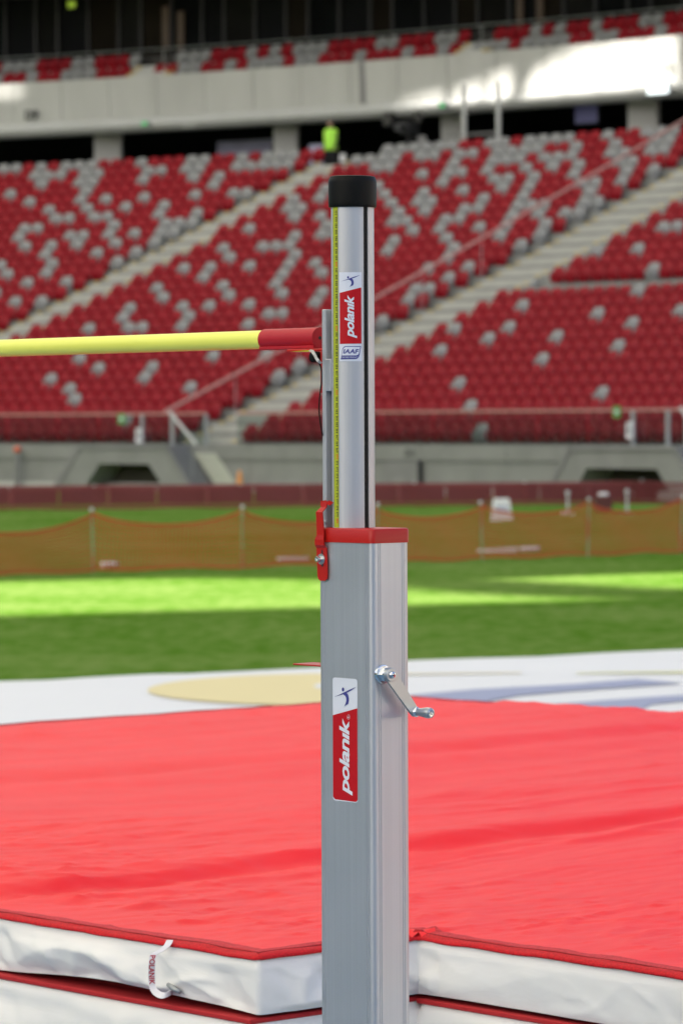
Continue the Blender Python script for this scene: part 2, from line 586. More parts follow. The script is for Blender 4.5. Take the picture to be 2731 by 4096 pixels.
def portal(x0, x1, xi0, xi1, label):
    """stair bridge over a tunnel mouth: a flat-topped concrete frame with a stair down each side"""
    rad = RW - .10
    xc = (x0 + x1) / 2
    rfr = rad - .75
    th = th_at(xc, rfr)
    base = P(th, rad, 0)
    u, n_ = arc_frame(th)
    root = thing('tunnel_portal', label, 'tunnel', base)
    # width in metres from the photograph's place on the arc
    L = [(P(th_at(x, rfr), rfr, 0) - P(th, rfr, 0)).dot(u) for x in (x0, xi0, xi1, x1)]
    w0, w1, w2, w3 = L
    ht, hi = 1.10, .70
    iw = (w2 - w1)
    M = AX((0, 0, 0), u, (0, 0, 1), n_)
    bm = bmesh.new()
    outer = [(w0, 0.02), (w0 + .95, ht), (w3 - .95, ht), (w3, 0.02)]
    inner = [(w1, 0.02), (w1 + .62, hi), (w2 - .62, hi), (w2, 0.02)]
    for q in range(3):
        prism(bm, [outer[q], outer[q + 1], inner[q + 1], inner[q]], -.05, .75, M)
    bmobj('frame', bm, M_conc, root)
    box('tunnel_back', w1 - .05, w2 + .05, -.02, hi + .05, -.07, -.051, mat_tunnel, root, M=M)
    # stair flights: dark treads on both slopes
    for s in (0, 1):
        bm = bmesh.new()
        for k in range(7):
            f0, f1 = k / 7, (k + 1) / 7
            if s == 0:
                a, b = w0 + .95 * f0, w0 + .95 * f1
            else:
                b, a = w3 - .95 * f0, w3 - .95 * f1
            prism(bm, [(a, ht * f0 + .005), (b, ht * f0 + .005), (b, ht * f1 + .06), (a, ht * f1 + .06)], .10, .78, M)
        bmobj('stair_flight', bm, M_concd, root)
    bm = bmesh.new()
    prism(bm, [(w0 + .9, ht + .004), (w3 - .9, ht + .004), (w3 - .9, ht + .10), (w0 + .9, ht + .10)], -.04, .80, M)
    bmobj('landing', bm, M_concd, root)
    bm = bmesh.new()
    prism(bm, [(w3 + .02, .22), (w3 - .72, .98), (w3 + .05, .98), (w3 + .75, .22)], -.045, .02, M)
    bmobj('side_panel', bm, M_pale, root)
    tubeobj('handrail', [Matrix(M) @ Vector((w3 - 1.02, ht + .92, .55)), Matrix(M) @ Vector((w3 - .06, ht + .09, .55))], .045, M_soffit, root)
    for q in (.15, .85):
        a = Matrix(M) @ Vector((w3 - 1.02 + .96 * q, ht + .92 - .83 * q, .55)); 
        tubeobj('baluster', [a, Vector((a.x, a.y, max(.05, a.z - .95)))], .018, M_steel, root)
    return root
mat_tunnel = mat('tunnel_dark', (.045, .04, .03), .9, var=.3, scale=1.0)
M_pale = mat('pale_panel', (.46, .48, .42), .7, var=.08, scale=2)
portal(215, 765, 330, 660, 'tunnel mouth under a stair bridge, left of the upright, in the pitch wall')
portal(2170, 2800, 2275, 2690, 'tunnel mouth under a stair bridge at the right edge of the pitch wall')

# ---- glass balustrade along the front row
bal = thing('front_balustrade', 'clear glass balustrade with steel posts in front of the front row', 'balustrade', P(.85, BR, 1.2))
def BL(o): return under(o, bal)
k = 0
ths = [th_at(x, BR - .12) for x in (-160, 30, 230, 395, 570, 690, 825)] 
ths2 = [th_at(x, BR - .12) for x in (945, 1130, 1325, 1525, 1730, 1940, 2150, 2350, 2530, 2670, 2860)]
for grp in (ths, ths2):
    for t0, t1 in zip(grp, grp[1:]):
        BL(arc_solid('glass_panel', t0 + .0006, t1 - .0006, [(BR - .125, 1.97), (BR - .113, 1.97), (BR - .113, 1.22), (BR - .125, 1.22)], M_glass, step=.02))
    a = [P(grp[0] + (grp[-1] - grp[0]) * q / 24, BR - .12, 1.985) for q in range(25)]
    BL(tubeobj('top_rail', a, .028, M_rail, n=8))
for x in (570, 690, 825, 2530, 2670):
    th = th_at(x, BR - .17)
    BL(tubeobj('post', [P(th, BR - .17, 1.15), P(th, BR - .17, 1.97)], .055, M_steel, n=10))
for x, y, nm in ((557, 1738, 'left'), (2518, 1725, 'right')):
    p, th = on_arc(x, y, BR - .26)
    u, n_ = arc_frame(th)
    o = thing('notice_plate', 'small white rounded notice on the %s balustrade post' % nm, 'notice', p)
    M = AX((0, 0, 0), u, n_, (0, 0, 1))
    box('plate', -.10, .10, -.012, .012, -.19, .19, M_white, o, bev=.05, M=M, seg=2)
    box('symbol', -.045, .045, .014, .018, -.11, .09, M_steel, o, bev=.002, M=M)
for x, y, nm in ((487, 1672, 'left'), (2465, 1652, 'right')):
    p, th = on_arc(x, y, BR - .16)
    u, n_ = arc_frame(th)
    o = thing('green_sticker', 'square green sticker on the %s glass of the balustrade' % nm, 'sticker', p)
    M = AX((0, 0, 0), u, n_, (0, 0, 1))
    box('backing', -.13, .13, -.002, .006, -.13, .13, mat('green_print' + nm, (.06, .30, .06), .5), o, M=M)
    box('arrow', -.06, .06, .007, .009, -.04, .04, M_white, o, M=M)

# ---- handrail with glass along the railed aisle
ar = thing('aisle_handrail', 'long faded red handrail climbing beside the wide aisle', 'handrail', P(A2(0), BR, 1.2))
pts = []
for q in range(0, 61):
    i = q / 60 * 27.6
    r0 = BR + TR * i
    pts.append(P(A2(i) - (1.42) / r0, r0, rowz(i) + .82 + .012 * i))
under(tubeobj('rail', pts, .040, M_rail, n=10), ar)
for i in range(0, 28, 3):
    r0 = BR + TR * (i + .3)
    th = A2(i) - 1.42 / r0
    under(tubeobj('post', [P(th, r0, rowz(i)), P(th, r0, rowz(i) + .80 + .012 * i)], .012, M_steel, n=8), ar)

# ------------------------------------------------------------------ seats
def seat_parts():
    """folding stadium seat: curved backrest and tipped-up pan; x across, -y to the pitch"""
    def shell(w, z0, z1, y0, y1, bow, rnd, thick, nx=6, nz=5):
        vs, fs = [], []
        for side in (0, 1):
            for j in range(nz + 1):
                t = j / nz
                z = z0 + (z1 - z0) * t
                hw = w / 2
                if t > 1 - rnd:
                    q = (t - (1 - rnd)) / rnd
                    hw *= math.sqrt(max(.0, 1 - .42 * q * q))
                if t < .2: hw *= .86 + .14 * t / .2
                for i in range(nx + 1):
                    s = i / nx * 2 - 1
                    y = y0 + (y1 - y0) * t - bow * s * s + side * thick
                    vs.append((hw * s, y, z - (.03 * s * s * t)))
        n = (nx + 1) * (nz + 1)
        for j in range(nz):
            for i in range(nx):
                a = j * (nx + 1) + i
                fs.append((a, a + 1, a + nx + 2, a + nx + 1))
                fs.append((n + a, n + a + nx + 1, n + a + nx + 2, n + a + 1))
        rim = [i for i in range(nx + 1)] + [j * (nx + 1) + nx for j in range(1, nz + 1)] + [nz * (nx + 1) + i for i in range(nx - 1, -1, -1)] + [j * (nx + 1) for j in range(nz - 1, 0, -1)]
        for a, b in zip(rim, rim[1:] + rim[:1]):
            fs.append((b, a, n + a, n + b))
        return vs, fs
    back = shell(.445, .10, .50, .02, .12, .045, .5, .035)
    pan = shell(.40, .05, .33, -.03, -.14, -.02, .5, .05, 5, 4)
    return back, pan
(bv, bf), (pv, pf) = seat_parts()
def mk(name, v, f, m):
    me = bpy.data.meshes.new(name)
    me.from_pydata(v, [], f)
    me.materials.append(m)
    me.polygons.foreach_set('use_smooth', [True] * len(me.polygons))
    return me
MB = {c: mk('backrest', bv, bf, m) for c, m in (('red', M_sred), ('grey', M_sgrey))}
MP = {c: mk('folded_pan', pv, pf, m) for c, m in (('red', M_sred), ('grey', M_sgrey))}

GREY = []
def gl(ox, oy, s, lst):
    GREY.extend([(ox + a / s, oy + b / s) for a, b in lst])
gl(0, 600, 1.12, [(15, 85), (45, 85), (205, 75), (310, 75), (365, 75), (425, 75), (650, 65), (860, 50), (915, 50), (1070, 40), (1180, 30), (1225, 30), (1290, 25), (145, 125), (205, 115), (260, 120), (365, 115), (430, 110), (645, 105), (745, 100), (850, 90), (905, 85), (1055, 80), (1110, 80), (1160, 80), (1210, 75), (1300, 80), (205, 160), (370, 155), (430, 150), (640, 150), (850, 140), (1005, 130), (35, 180), (370, 190), (640, 190), (480, 205), (955, 180), (1100, 170), (145, 215), (365, 225), (715, 235), (875, 225), (1065, 220), (205, 255), (375, 255), (550, 240), (720, 268), (885, 260), (255, 295), (410, 290), (460, 290), (750, 310), (805, 310), (900, 310), (310, 330), (530, 325), (90, 340), (145, 340), (775, 350), (305, 370), (355, 375), (90, 380), (460, 370), (615, 365), (690, 400), (735, 400), (255, 415), (365, 415), (90, 420), (530, 410), (655, 450), (185, 465), (450, 455), (520, 495), (30, 505), (245, 500), (20, 545), (225, 540), (125, 590), (295, 585), (225, 680), (65, 675), (5, 635),
    (1300, 240), (1290, 285), (1340, 285), (1300, 325), (1320, 365), (1115, 380), (1180, 415), (1285, 410), (1245, 455), (1295, 455), (1300, 495), (985, 425), (1000, 465), (815, 520), (960, 515), (1110, 505), (1265, 545), (920, 555), (985, 600), (1230, 590), (1420, 535), (1430, 575), (1440, 625), (1285, 630), (1400, 670), (695, 605), (700, 650), (1040, 640), (1090, 685), (950, 690), (805, 690), (565, 695), (570, 740), (860, 735), (1200, 720), (1260, 720), (385, 795), (625, 785), (595, 815), (830, 810), (1080, 800), (1440, 190), (1440, 235), (1430, 280), (1455, 320), (1465, 360), (1475, 400)])
gl(1331, 600, 1.12, [(300, 0), (415, 15), (600, 15), (750, 10), (905, 5), (1015, 30), (1255, 15), (1440, 5), (150, 45), (245, 45), (180, 90), (220, 90), (400, 30), (525, 65), (500, 105), (545, 105), (515, 155), (390, 125), (745, 45), (825, 45), (720, 60), (690, 100), (850, 90), (955, 75), (975, 40), (1045, 30), (925, 125), (720, 140), (765, 135), (740, 175), (890, 170), (860, 215), (575, 195), (700, 230), (425, 205), (390, 250), (445, 250), (410, 290), (830, 260), (885, 260), (940, 260), (900, 300), (800, 310), (560, 280), (620, 280), (585, 325), (1115, 75), (1085, 110), (1110, 155), (1160, 155), (1130, 195), (1290, 50), (1335, 50), (1300, 95), (1320, 140), (1455, 90), (1150, 240), (1195, 240), (1010, 295), (1060, 295), (970, 340), (985, 385), (760, 355), (770, 400), (655, 360), (480, 330), (495, 370), (515, 410), (535, 460), (540, 505), (840, 440), (255, 430), (265, 475), (305, 295), (270, 345), (325, 340), (340, 380), (215, 175), (230, 215), (240, 260), (610, 545), (400, 555), (365, 605), (325, 655), (515, 600), (425, 650), (235, 750),
    (1485, 355), (1545, 355), (1340, 465), (1210, 475), (1445, 530), (1390, 635), (860, 705), (1170, 750), (1535, 735)])
gl(0, 1300, 1.12, [(365, 145), (420, 185), (670, 175), (625, 220), (230, 225), (280, 275), (835, 260), (335, 355), (965, 130), (1180, 125), (1340, 160), (1245, 205), (590, 440)])
gl(1331, 1300, 1.12, [(570, 40), (780, 30), (670, 90), (1020, 80), (1345, 15), (490, 145), (1265, 125), (930, 190), (535, 250), (1215, 290), (585, 355), (630, 470)])
gl(1331, 0, 1.12, [(290, 660), (335, 660), (435, 655), (485, 650), (680, 635), (735, 630), (895, 615), (945, 610), (1000, 605), (1050, 605), (1205, 595), (1535, 560), (150, 715), (245, 705), (400, 700), (605, 690), (755, 675), (910, 660), (1070, 650), (1280, 635), (1400, 620), (1450, 615), (1505, 615), (1255, 680), (1420, 665), (1475, 665)])

PITCH = .50
seats = []     # row, block, index from the aisle, theta, radius, z
for i in range(NROW):
    rs = BR + TR * i + .42
    blocks = [('left', A1(i) - .75 / rs, -1), ('mid', A1(i) + .78 / rs, 1), ('midr', A2(i) - 1.55 / rs, -1), ('right', A2(i) + .95 / rs, 1)]
    z = rowz(i)
    def emit(block, th, k):
        p = P(th, rs, z + .3)
        x, y = pix(p)
        if -90 < x < 2820: seats.append([i, block, k, th, rs, z, x, y])
    th = A1(i) - .95 / rs
    k = 1
    while th > T0 + .05:
        emit('left', th, k); th -= PITCH / rs; k += 1
    ta, tb = A1(i) + .95 / rs, A2(i) - 1.65 / rs
    n = int((tb - ta) * rs / PITCH) + 1
    for k in range(n):
        emit('middle', tb - k * PITCH / rs, k + 1)
    th = A2(i) + (1.30 + (.6 if i > GW else 0)) / rs
    k = 1
    while th < T1 - .03:
        if i != GW: emit('right', th, k)
        th += PITCH / rs; k += 1
    if i == NROW - 1:
        seats = [s for s in seats if not (s[0] == i and s[1] == 'middle' and s[3] < A1(i) + 1.5 / rs)]
grey_idx = set()
sxy = np.array([(s[6], s[7]) for s in seats])
for gx, gy in GREY:
    d2 = ((sxy[:, 0] - gx)) ** 2 + ((sxy[:, 1] - gy) * 1.3) ** 2
    for j in np.argsort(d2):
        if int(j) not in grey_idx:
            grey_idx.add(int(j)); break

def ordw(n):
    base = {1: 'first', 2: 'second', 3: 'third', 4: 'fourth', 5: 'fifth', 6: 'sixth', 7: 'seventh', 8: 'eighth', 9: 'ninth', 10: 'tenth', 11: 'eleventh', 12: 'twelfth', 13: 'thirteenth', 14: 'fourteenth', 15: 'fifteenth', 16: 'sixteenth', 17: 'seventeenth', 18: 'eighteenth', 19: 'nineteenth', 20: 'twentieth'}
    if n in base: return base[n]
    tens = {2: 'twenty', 3: 'thirty', 4: 'forty', 5: 'fifty'}
    return tens[n // 10] + '-' + base[n % 10] if n % 10 else {30: 'thirtieth', 40: 'fortieth', 50: 'fiftieth'}[n]
def seat_mat4(th, rs, z):
    u, n_ = arc_frame(th)
    return AX(P(th, rs, z), u, -n_, (0, 0, 1))
inview = [j for j, s in enumerate(seats) if 5 < s[6] < 2726]
near = sorted(inview, key=lambda j: P(seats[j][3], seats[j][4], 0).y)[:300]
nearset = set(near)
for j in near:
    i, block, k, th, rs, z, x, y = seats[j]
    c = 'grey' if j in grey_idx else 'red'
    side = 'right' if block == 'right' else 'left'
    lab = '%s seat in %s row from the front, %s %s of the railed aisle' % (c, ordw(i + 1), ordw(k), side)
    if block == 'left': lab = '%s seat in %s row from the front, %s left of the unrailed aisle' % (c, ordw(i + 1), ordw(k))
    o = thing('stadium_seat', lab, 'seat', group='seats in the lower stand')
    M = seat_mat4(th, rs, z)
    o.location = M.translation
    o.rotation_euler = M.to_euler()
    obj('backrest', MB[c], o)
    obj('folded_pan', MP[c], o)

def bulk(name, items, parent=None):
    V0 = np.array(bv + pv); F0 = [tuple(f) for f in bf] + [tuple(q + len(bv) for q in f) for f in pf]
    F0 = np.array(F0)
    V, F, MI = [], [], []
    off = 0
    for (M, c) in items:
        m3 = np.array(M.to_3x3()); t = np.array(M.translation)
        V.append(V0 @ m3.T + t); F.append(F0 + off); off += len(V0)
        MI += [0 if c == 'red' else 1] * len(F0)
    V = np.concatenate(V); F = np.concatenate(F)
    me = bpy.data.meshes.new(name)
    me.from_pydata(V.tolist(), [], F.tolist())
    me.materials.append(M_sred); me.materials.append(M_sgrey)
    me.polygons.foreach_set('material_index', MI)
    me.polygons.foreach_set('use_smooth', [True] * len(me.polygons))
    return obj(name, me)
rest = [(seat_mat4(s[3], s[4], s[5]), 'grey' if j in grey_idx else 'red') for j, s in enumerate(seats) if j not in nearset]

# ------------------------------------------------------------------ concourse, ring and upper tier
RF = 96.0
ZB, ZL, ZT = 11.60, 12.02, 13.40
FLOOR = 9.62
ring = thing('upper_tier_fascia', 'pale curved concrete parapet ring between the two tiers of seats', 'parapet', P(.65, RF, ZB))
def RG(o): return under(o, ring)
tq0, tq1 = .40, .92
npan = 26
edges = [tq0 + (tq1 - tq0) * k / npan for k in range(npan + 1)]
for k in range(npan):
    e = (.014 if k % 4 else .006) / RF
    off = (.00, .012, .004, -.006)[k % 4]
    RG(arc_solid('concrete_panel', edges[k] + e, edges[k + 1] - e, [(RF + off, ZT), (RF + .22, ZT), (RF + .22, ZL), (RF + .10 + off, ZL)], M_concl))
RG(arc_solid('panel_backing', tq0, tq1, [(RF + .13, ZT - .05), (RF + .2, ZT - .05), (RF + .2, ZL - .02), (RF + .16, ZL - .02)], M_concd))
prof = [(RF + .10 - .16 * math.sin(math.pi * q / 10) , ZL - .004 - (ZL - ZB) * q / 10) for q in range(11)] + [(RF + 1.0, ZB), (RF + 1.0, ZL - .004)]
RG(arc_solid('soffit_lip', tq0, tq1, prof, M_soffit))
# wide expansion joint
thj = th_at(1452, RF)
RG(arc_solid('expansion_joint', thj - .10 / RF, thj + .10 / RF, [(RF - .02, ZT - .01), (RF + .05, ZT - .01), (RF + .05, ZL + .03), (RF + .06, ZL + .03)], M_concd, step=.01))
letters_on_arc('block_letters', 'D9', 133, 452, RF - .02, .34, M_black, ring, bold=.03)
letters_on_arc('block_letters', 'D10', 765, 497, RF - .08, .20, M_soffit, ring)
letters_on_arc('block_letters', 'C10', 2655, 268, RF - .02, .36, mat('faint_letters', (.25, .26, .25), .7), ring)
o = tag(RG(arc_solid('concourse_floor', T0, 1.15, [(BR + TR * (NROW - 1) + .02, FLOOR), (106, FLOOR), (106, FLOOR - .3), (BR + TR * (NROW - 1) + .02, FLOOR - .3)], M_concd)), '', '')
del o['label'], o['category']
cw = thing('concourse_wall', 'black back wall of the open concourse under the concrete ring', 'wall', P(.65, 102, FLOOR))
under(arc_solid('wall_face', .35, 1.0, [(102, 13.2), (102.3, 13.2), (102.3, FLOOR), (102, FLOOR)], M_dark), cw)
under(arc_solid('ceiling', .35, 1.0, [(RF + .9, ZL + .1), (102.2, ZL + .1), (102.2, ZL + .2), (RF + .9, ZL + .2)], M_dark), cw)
for x0, x1, xl, nm in ((388, 492, 462, 'leftmost of the four'), (1104, 1196, 1168, 'left of the person in the vest'), (1772, 1852, 1832, 'behind the white poles'), (2522, 2636, 2590, 'under the lit sign')):
    th = th_at((x0 + x1) / 2, RF + 1.6)
    u, n_ = arc_frame(th)
    b = P(th, RF + 1.6, FLOOR)
    o = thing('concourse_column', 'pale square concrete column under the ring, ' + nm, 'column', b)
    w = (x1 - x0) / FPX * b.y / 2
    # columns are turned so that two faces show
    ang = .45
    uu = u * math.cos(ang) + (-n_) * math.sin(ang)
    vv = -u * math.sin(ang) + (-n_) * math.cos(ang)
    s = w / (math.cos(ang) * .82 + math.sin(ang) * .5)
    M = AX((0, 0, 0), uu, vv, (0, 0, 1))
    box('shaft', -s, s, -s * .6, s * .6, 0, ZL + .08 - FLOOR, M_concl, o, bev=.03, M=M)
    box('base_collar', -s - .03, s + .03, -s * .6 - .03, s * .6 + .03, 0.0, .15, M_concd, o, M=M)

# upper tier
up = thing('upper_grandstand', 'front of the upper tier with dark glazed lounges behind two rows of seats', 'grandstand', P(.65, RF, ZT))
def UP(o): return under(o, up)
UZ = [13.36, 13.84]
URAD = [RF + .30, RF + 1.05]
UP(arc_solid('terrace_step', tq0, tq1, [(RF + .23, UZ[0]), (RF + 1.1, UZ[0]), (RF + 1.1, UZ[0] - .3), (RF + .23, UZ[0] - .3)], M_step))
UP(arc_solid('terrace_step', tq0, tq1, [(RF + 1.0, UZ[1]), (RF + 2.1, UZ[1]), (RF + 2.1, UZ[1] - .5), (RF + 1.0, UZ[1] - .5)], M_step))
UP(arc_solid('back_kerb', tq0, tq1, [(RF + 2.0, UZ[1] + .45), (RF + 2.15, UZ[1] + .45), (RF + 2.15, UZ[1] - .3), (RF + 2.0, UZ[1] - .3)], M_darkb))
a = [P(tq0 + (tq1 - tq0) * q / 40, RF + 1.95, UZ[1] + .66) for q in range(41)]
UP(tubeobj('rail', a, .03, M_steel))
for q in range(0, 41, 2):
    UP(tubeobj('rail_post', [P(tq0 + (tq1 - tq0) * q / 40, RF + 1.95, UZ[1]), P(tq0 + (tq1 - tq0) * q / 40, RF + 1.95, UZ[1] + .65)], .018, M_steel, n=6))
GU = {0: [(15, 1), (175, 1), (290, 1), (340, 1), (395, 1), (815, 1), (870, 1), (1030, 1), (1135, 1), (1185, 1), (1235, 1), (1335, 1), (1385, 1)],
      1: [(60, 1), (115, 1), (170, 1), (350, 1), (400, 1), (620, 1), (830, 1), (880, 1), (930, 1), (1155, 1), (1255, 1), (1355, 1), (1410, 1), (1460, 1)]}
gx0 = [v / 1.12 for v, _ in GU[0]] + [1331 + v / 1.12 for v in (145, 345, 480, 650, 700, 750, 895, 940, 990, 1045, 1190, 1240, 1490)]
gx1 = [v / 1.12 for v, _ in GU[1]] + [1331 + v / 1.12 for v in (230, 280, 480, 520, 900, 1040, 1185, 1385, 1435)]
for rr in (0, 1):
    th = tq0 + .02
    gaps = [(535, 640), (1845, 1895)] if rr == 0 else [(590, 720), (1875, 1970)]
    lst = []
    while th < tq1 - .02:
        x, y = pix(P(th, URAD[rr] + .42, UZ[rr] + .3))
        if -60 < x < 2790 and not any(g0 < x < g1 for g0, g1 in gaps): lst.append((x, th))
        th += .47 / (URAD[rr] + .42)
    gset = set()
    xs = np.array([q[0] for q in lst])
    for gx in (gx0, gx1)[rr]:
        gset.add(int(np.argmin(abs(xs - gx))))
    for q, (x, th) in enumerate(lst):
        rest.append((seat_mat4(th, URAD[rr] + .42, UZ[rr]), 'grey' if q in gset else 'red'))
for x0, x1 in ((540, 690), (1850, 1960)):
    t0, t1 = th_at(x0, RF + .6), th_at(x1, RF + .6)
    for q in range(3):
        UP(arc_solid('aisle_step', t0, t1, [(RF + .35 + .3 * q, UZ[0] + .02 + .15 * (q + 1)), (RF + 1.2, UZ[0] + .02 + .15 * (q + 1)), (RF + 1.2, UZ[0] - .1), (RF + .35 + .3 * q, UZ[0] - .1)], M_concl))
        for te in (t0, t1):
            UP(arc_solid('yellow_marking', te - .0007, te + .0007, [(RF + .33 + .3 * q, UZ[0] + .03 + .15 * (q + 1)), (RF + .5 + .3 * q, UZ[0] + .03 + .15 * (q + 1)), (RF + .5 + .3 * q, UZ[0] - .1), (RF + .33 + .3 * q, UZ[0] - .1)], M_yellow))
rest_o = bulk('seat_rows', rest)
tag(rest_o, 'remaining red and grey stadium seats in the higher rows and the upper tier', 'seats', kind='stuff')

# glazed lounges behind the upper tier
RL = RF + 3.4
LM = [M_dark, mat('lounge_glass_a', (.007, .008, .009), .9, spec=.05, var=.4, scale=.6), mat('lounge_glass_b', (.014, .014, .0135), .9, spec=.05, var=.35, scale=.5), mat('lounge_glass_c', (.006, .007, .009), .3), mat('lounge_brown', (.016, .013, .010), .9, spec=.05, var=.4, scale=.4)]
seqs = [0, 1, 1, 0, 1, 0, 2, 0, 4, 2, 4, 1, 0, 2, 0, 4, 1, 0, 4, 1, 0, 4, 2, 0, 4, 2, 1, 0, 2, 1, 0, 2, 4, 0, 2, 0, 2, 0]
th = tq0
q = 0
while th < tq1:
    w = (1.25 if q % 3 else .9) / RL
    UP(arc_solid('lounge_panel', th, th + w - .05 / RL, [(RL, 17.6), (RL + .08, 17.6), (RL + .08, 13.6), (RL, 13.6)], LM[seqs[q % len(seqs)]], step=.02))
    UP(arc_solid('mullion', th + w - .05 / RL, th + w + .04 / RL, [(RL - .10, 17.6), (RL + .06, 17.6), (RL + .06, 13.6), (RL - .10, 13.6)], M_black, step=.02))
    th += w
    q += 1
UP(arc_solid('lounge_lintel', tq0, tq1, [(RL - .3, 17.3), (RL + .3, 17.3), (RL + .3, 16.75), (RL - .3, 16.75)], M_darkb))
UP(arc_solid('lounge_shade_roof', tq0, tq1, [(RF - 3.5, 18.4), (RL + 6, 18.4), (RL + 6, 17.05), (RF - 3.5, 17.05)], M_darkb))  # overhang out of view, drawn forward and lowered to shade the upper seats
UP(arc_solid('lounge_floor', tq0, tq1, [(RF + 2.1, 13.85), (RL + 6, 13.85), (RL + 6, 13.6), (RF + 2.1, 13.6)], M_darkb))
for x, y in ((670, 110), (730, 130), (2085, 85), (2165, 75)):
    p, th = on_arc(x, y, RL - .12)
    u, n_ = arc_frame(th)
    M = AX(p, u, n_, (0, 0, 1))
    o = box('warm_lit_panel', -.14, .14, -.02, .04, -.75, .75, M_warm, None, bev=.02, M=M)  # warm-lit panel rather than a lamp: the light on it is its own glow
    UP(o)

def plate_thing(name, label, cat, x, y, rad, w, h, m, frame=None, d=.05):
    p, th = on_arc(x, y, rad)
    u, n_ = arc_frame(th)
    o = thing(name, label, cat, p)
    M = AX((0, 0, 0), u, n_, (0, 0, 1))
    box('face', -w / 2, w / 2, d, d + .012, -h / 2, h / 2, m, o, M=M)
    box('housing', -w / 2 - .03, w / 2 + .03, -d, d - .004, -h / 2 - .03, h / 2 + .03, frame or M_steel, o, bev=.01, M=M)
    return o
plate_thing('exit_sign', 'lime lit exit sign hanging at the top of the dark lounges', 'sign', 297, 14, RL - .45, .30, .22, M_lime, M_black)
plate_thing('exit_sign', 'small green exit sign under the ring near the dark opening', 'sign', 586, 492, RF - .2, .18, .12, M_green, M_steel)
plate_thing('exit_sign', 'small green exit sign under the ring above the white poles', 'sign', 1776, 424, RF - .2, .20, .12, M_green, M_steel)
plate_thing('lit_sign', 'white lit box sign hanging from the ring at the right', 'sign', 2638, 361, RF - .35, .80, .30, M_lit, M_steel)
sc = plate_thing('display_screen', 'blue display screen in the dark concourse at the right', 'screen', 2352, 458, RF + 1.2, .85, .58, M_screen, M_black)
plate_thing('hanging_banner', 'pale lavender banner strip in the dark concourse left of the person', 'banner', 985, 590, RF + 3.0, 2.2, .5, M_banner, M_black)
plate_thing('hanging_banner', 'pale lavender banner beside the legs of the person in the vest', 'banner', 1272, 640, RF + .4, .55, 1.0, M_banner, M_black)
plate_thing('round_badge', 'small pale badge panel in the dark opening right of the person', 'sign', 1378, 632, RF + .6, .22, .26, M_white, M_black)

# white frame of poles on the concourse
o = thing('pole_frame', 'white steel poles with a low crossbar behind the top row', 'frame', P(th_at(1930, 95), 95, FLOOR))
for x in (1860, 1997):
    th = th_at(x, 95)
    under(tubeobj('pole', [P(th, 95, FLOOR), P(th, 95, 12.3)], .075, M_soffit, n=10), o)
for z in (10.75,):
    under(tubeobj('crossbar', [P(th_at(1790, 95.2), 95.2, z), P(th_at(2000, 95.2), 95.2, z)], .035, M_concd), o)
# television camera on a tripod
th = th_at(1640, 94.8)
b = P(th, 94.8, FLOOR)
u, n_ = arc_frame(th)
o = thing('television_camera', 'dark broadcast camera on a tripod under the ring, right of the person', 'camera', b)
M = AX((0, 0, 0), u, n_, (0, 0, 1))
for k in range(3):
    an = 2 * math.pi * k / 3 + .5
    e = u * math.cos(an) * .45 + n_ * math.sin(an) * .45
    tubeobj('leg', [e, Vector((0, 0, 1.15))], .035, M_black, o)
box('body', -.17, .17, -.35, .30, 1.2, 1.62, M_black, o, bev=.03, M=M)
bm = bmesh.new(); lathe(bm, [(.11, .3), (.13, .55), (.14, .62)], 14, M @ Matrix.Translation((0, 0, 1.42)) @ Matrix.Rotation(-math.pi / 2, 4, 'X'))
bmobj('lens', bm, M_black, o)
box('viewfinder', .1, .32, -.3, -.1, 1.62, 1.95, M_darkb, o, bev=.02, M=M)
box('monitor', .30, .62, -.1, 0, .85, 1.15, M_concd, o, bev=.02, M=M)
plate_thing('hanging_speaker', 'small black loudspeaker hanging from the ring left of the camera', 'speaker', 1560, 478, RF - .3, .26, .36, M_darkb, M_black, .12)

# ------------------------------------------------------------------ steward in the vest, on the top landing
def skin_body(name, joints, bones, m, parent):
    names = list(joints)
    me = bpy.data.meshes.new(name)
    me.from_pydata([joints[k][0] for k in names], [(names.index(a), names.index(b)) for a, b in bones], [])
    o = bpy.data.objects.new(name, me)
    C.objects.link(o)
    sm = o.modifiers.new('skin', 'SKIN')
    sk = me.skin_vertices[0].data
    for q, k in enumerate(names):
        sk[q].radius = joints[k][1]
        sk[q].use_root = (q == 0)
    sm.use_smooth_shade = True
    ss = o.modifiers.new('sub', 'SUBSURF'); ss.levels = 1; ss.render_levels = 1
    new = bpy.data.meshes.new_from_object(o.evaluated_get(bpy.context.evaluated_depsgraph_get()))
    bpy.data.objects.remove(o)
    new.materials.clear(); new.materials.append(m)
    return obj(name, new, parent)
th = th_at(1327, 94.2)
b = P(th, 94.2, FLOOR)
st = thing('person', 'person in a lime high-visibility vest and dark trousers standing at the aisle top', 'person', b, rz=math.atan2(-.64, -.77) + math.pi / 2 + .3)
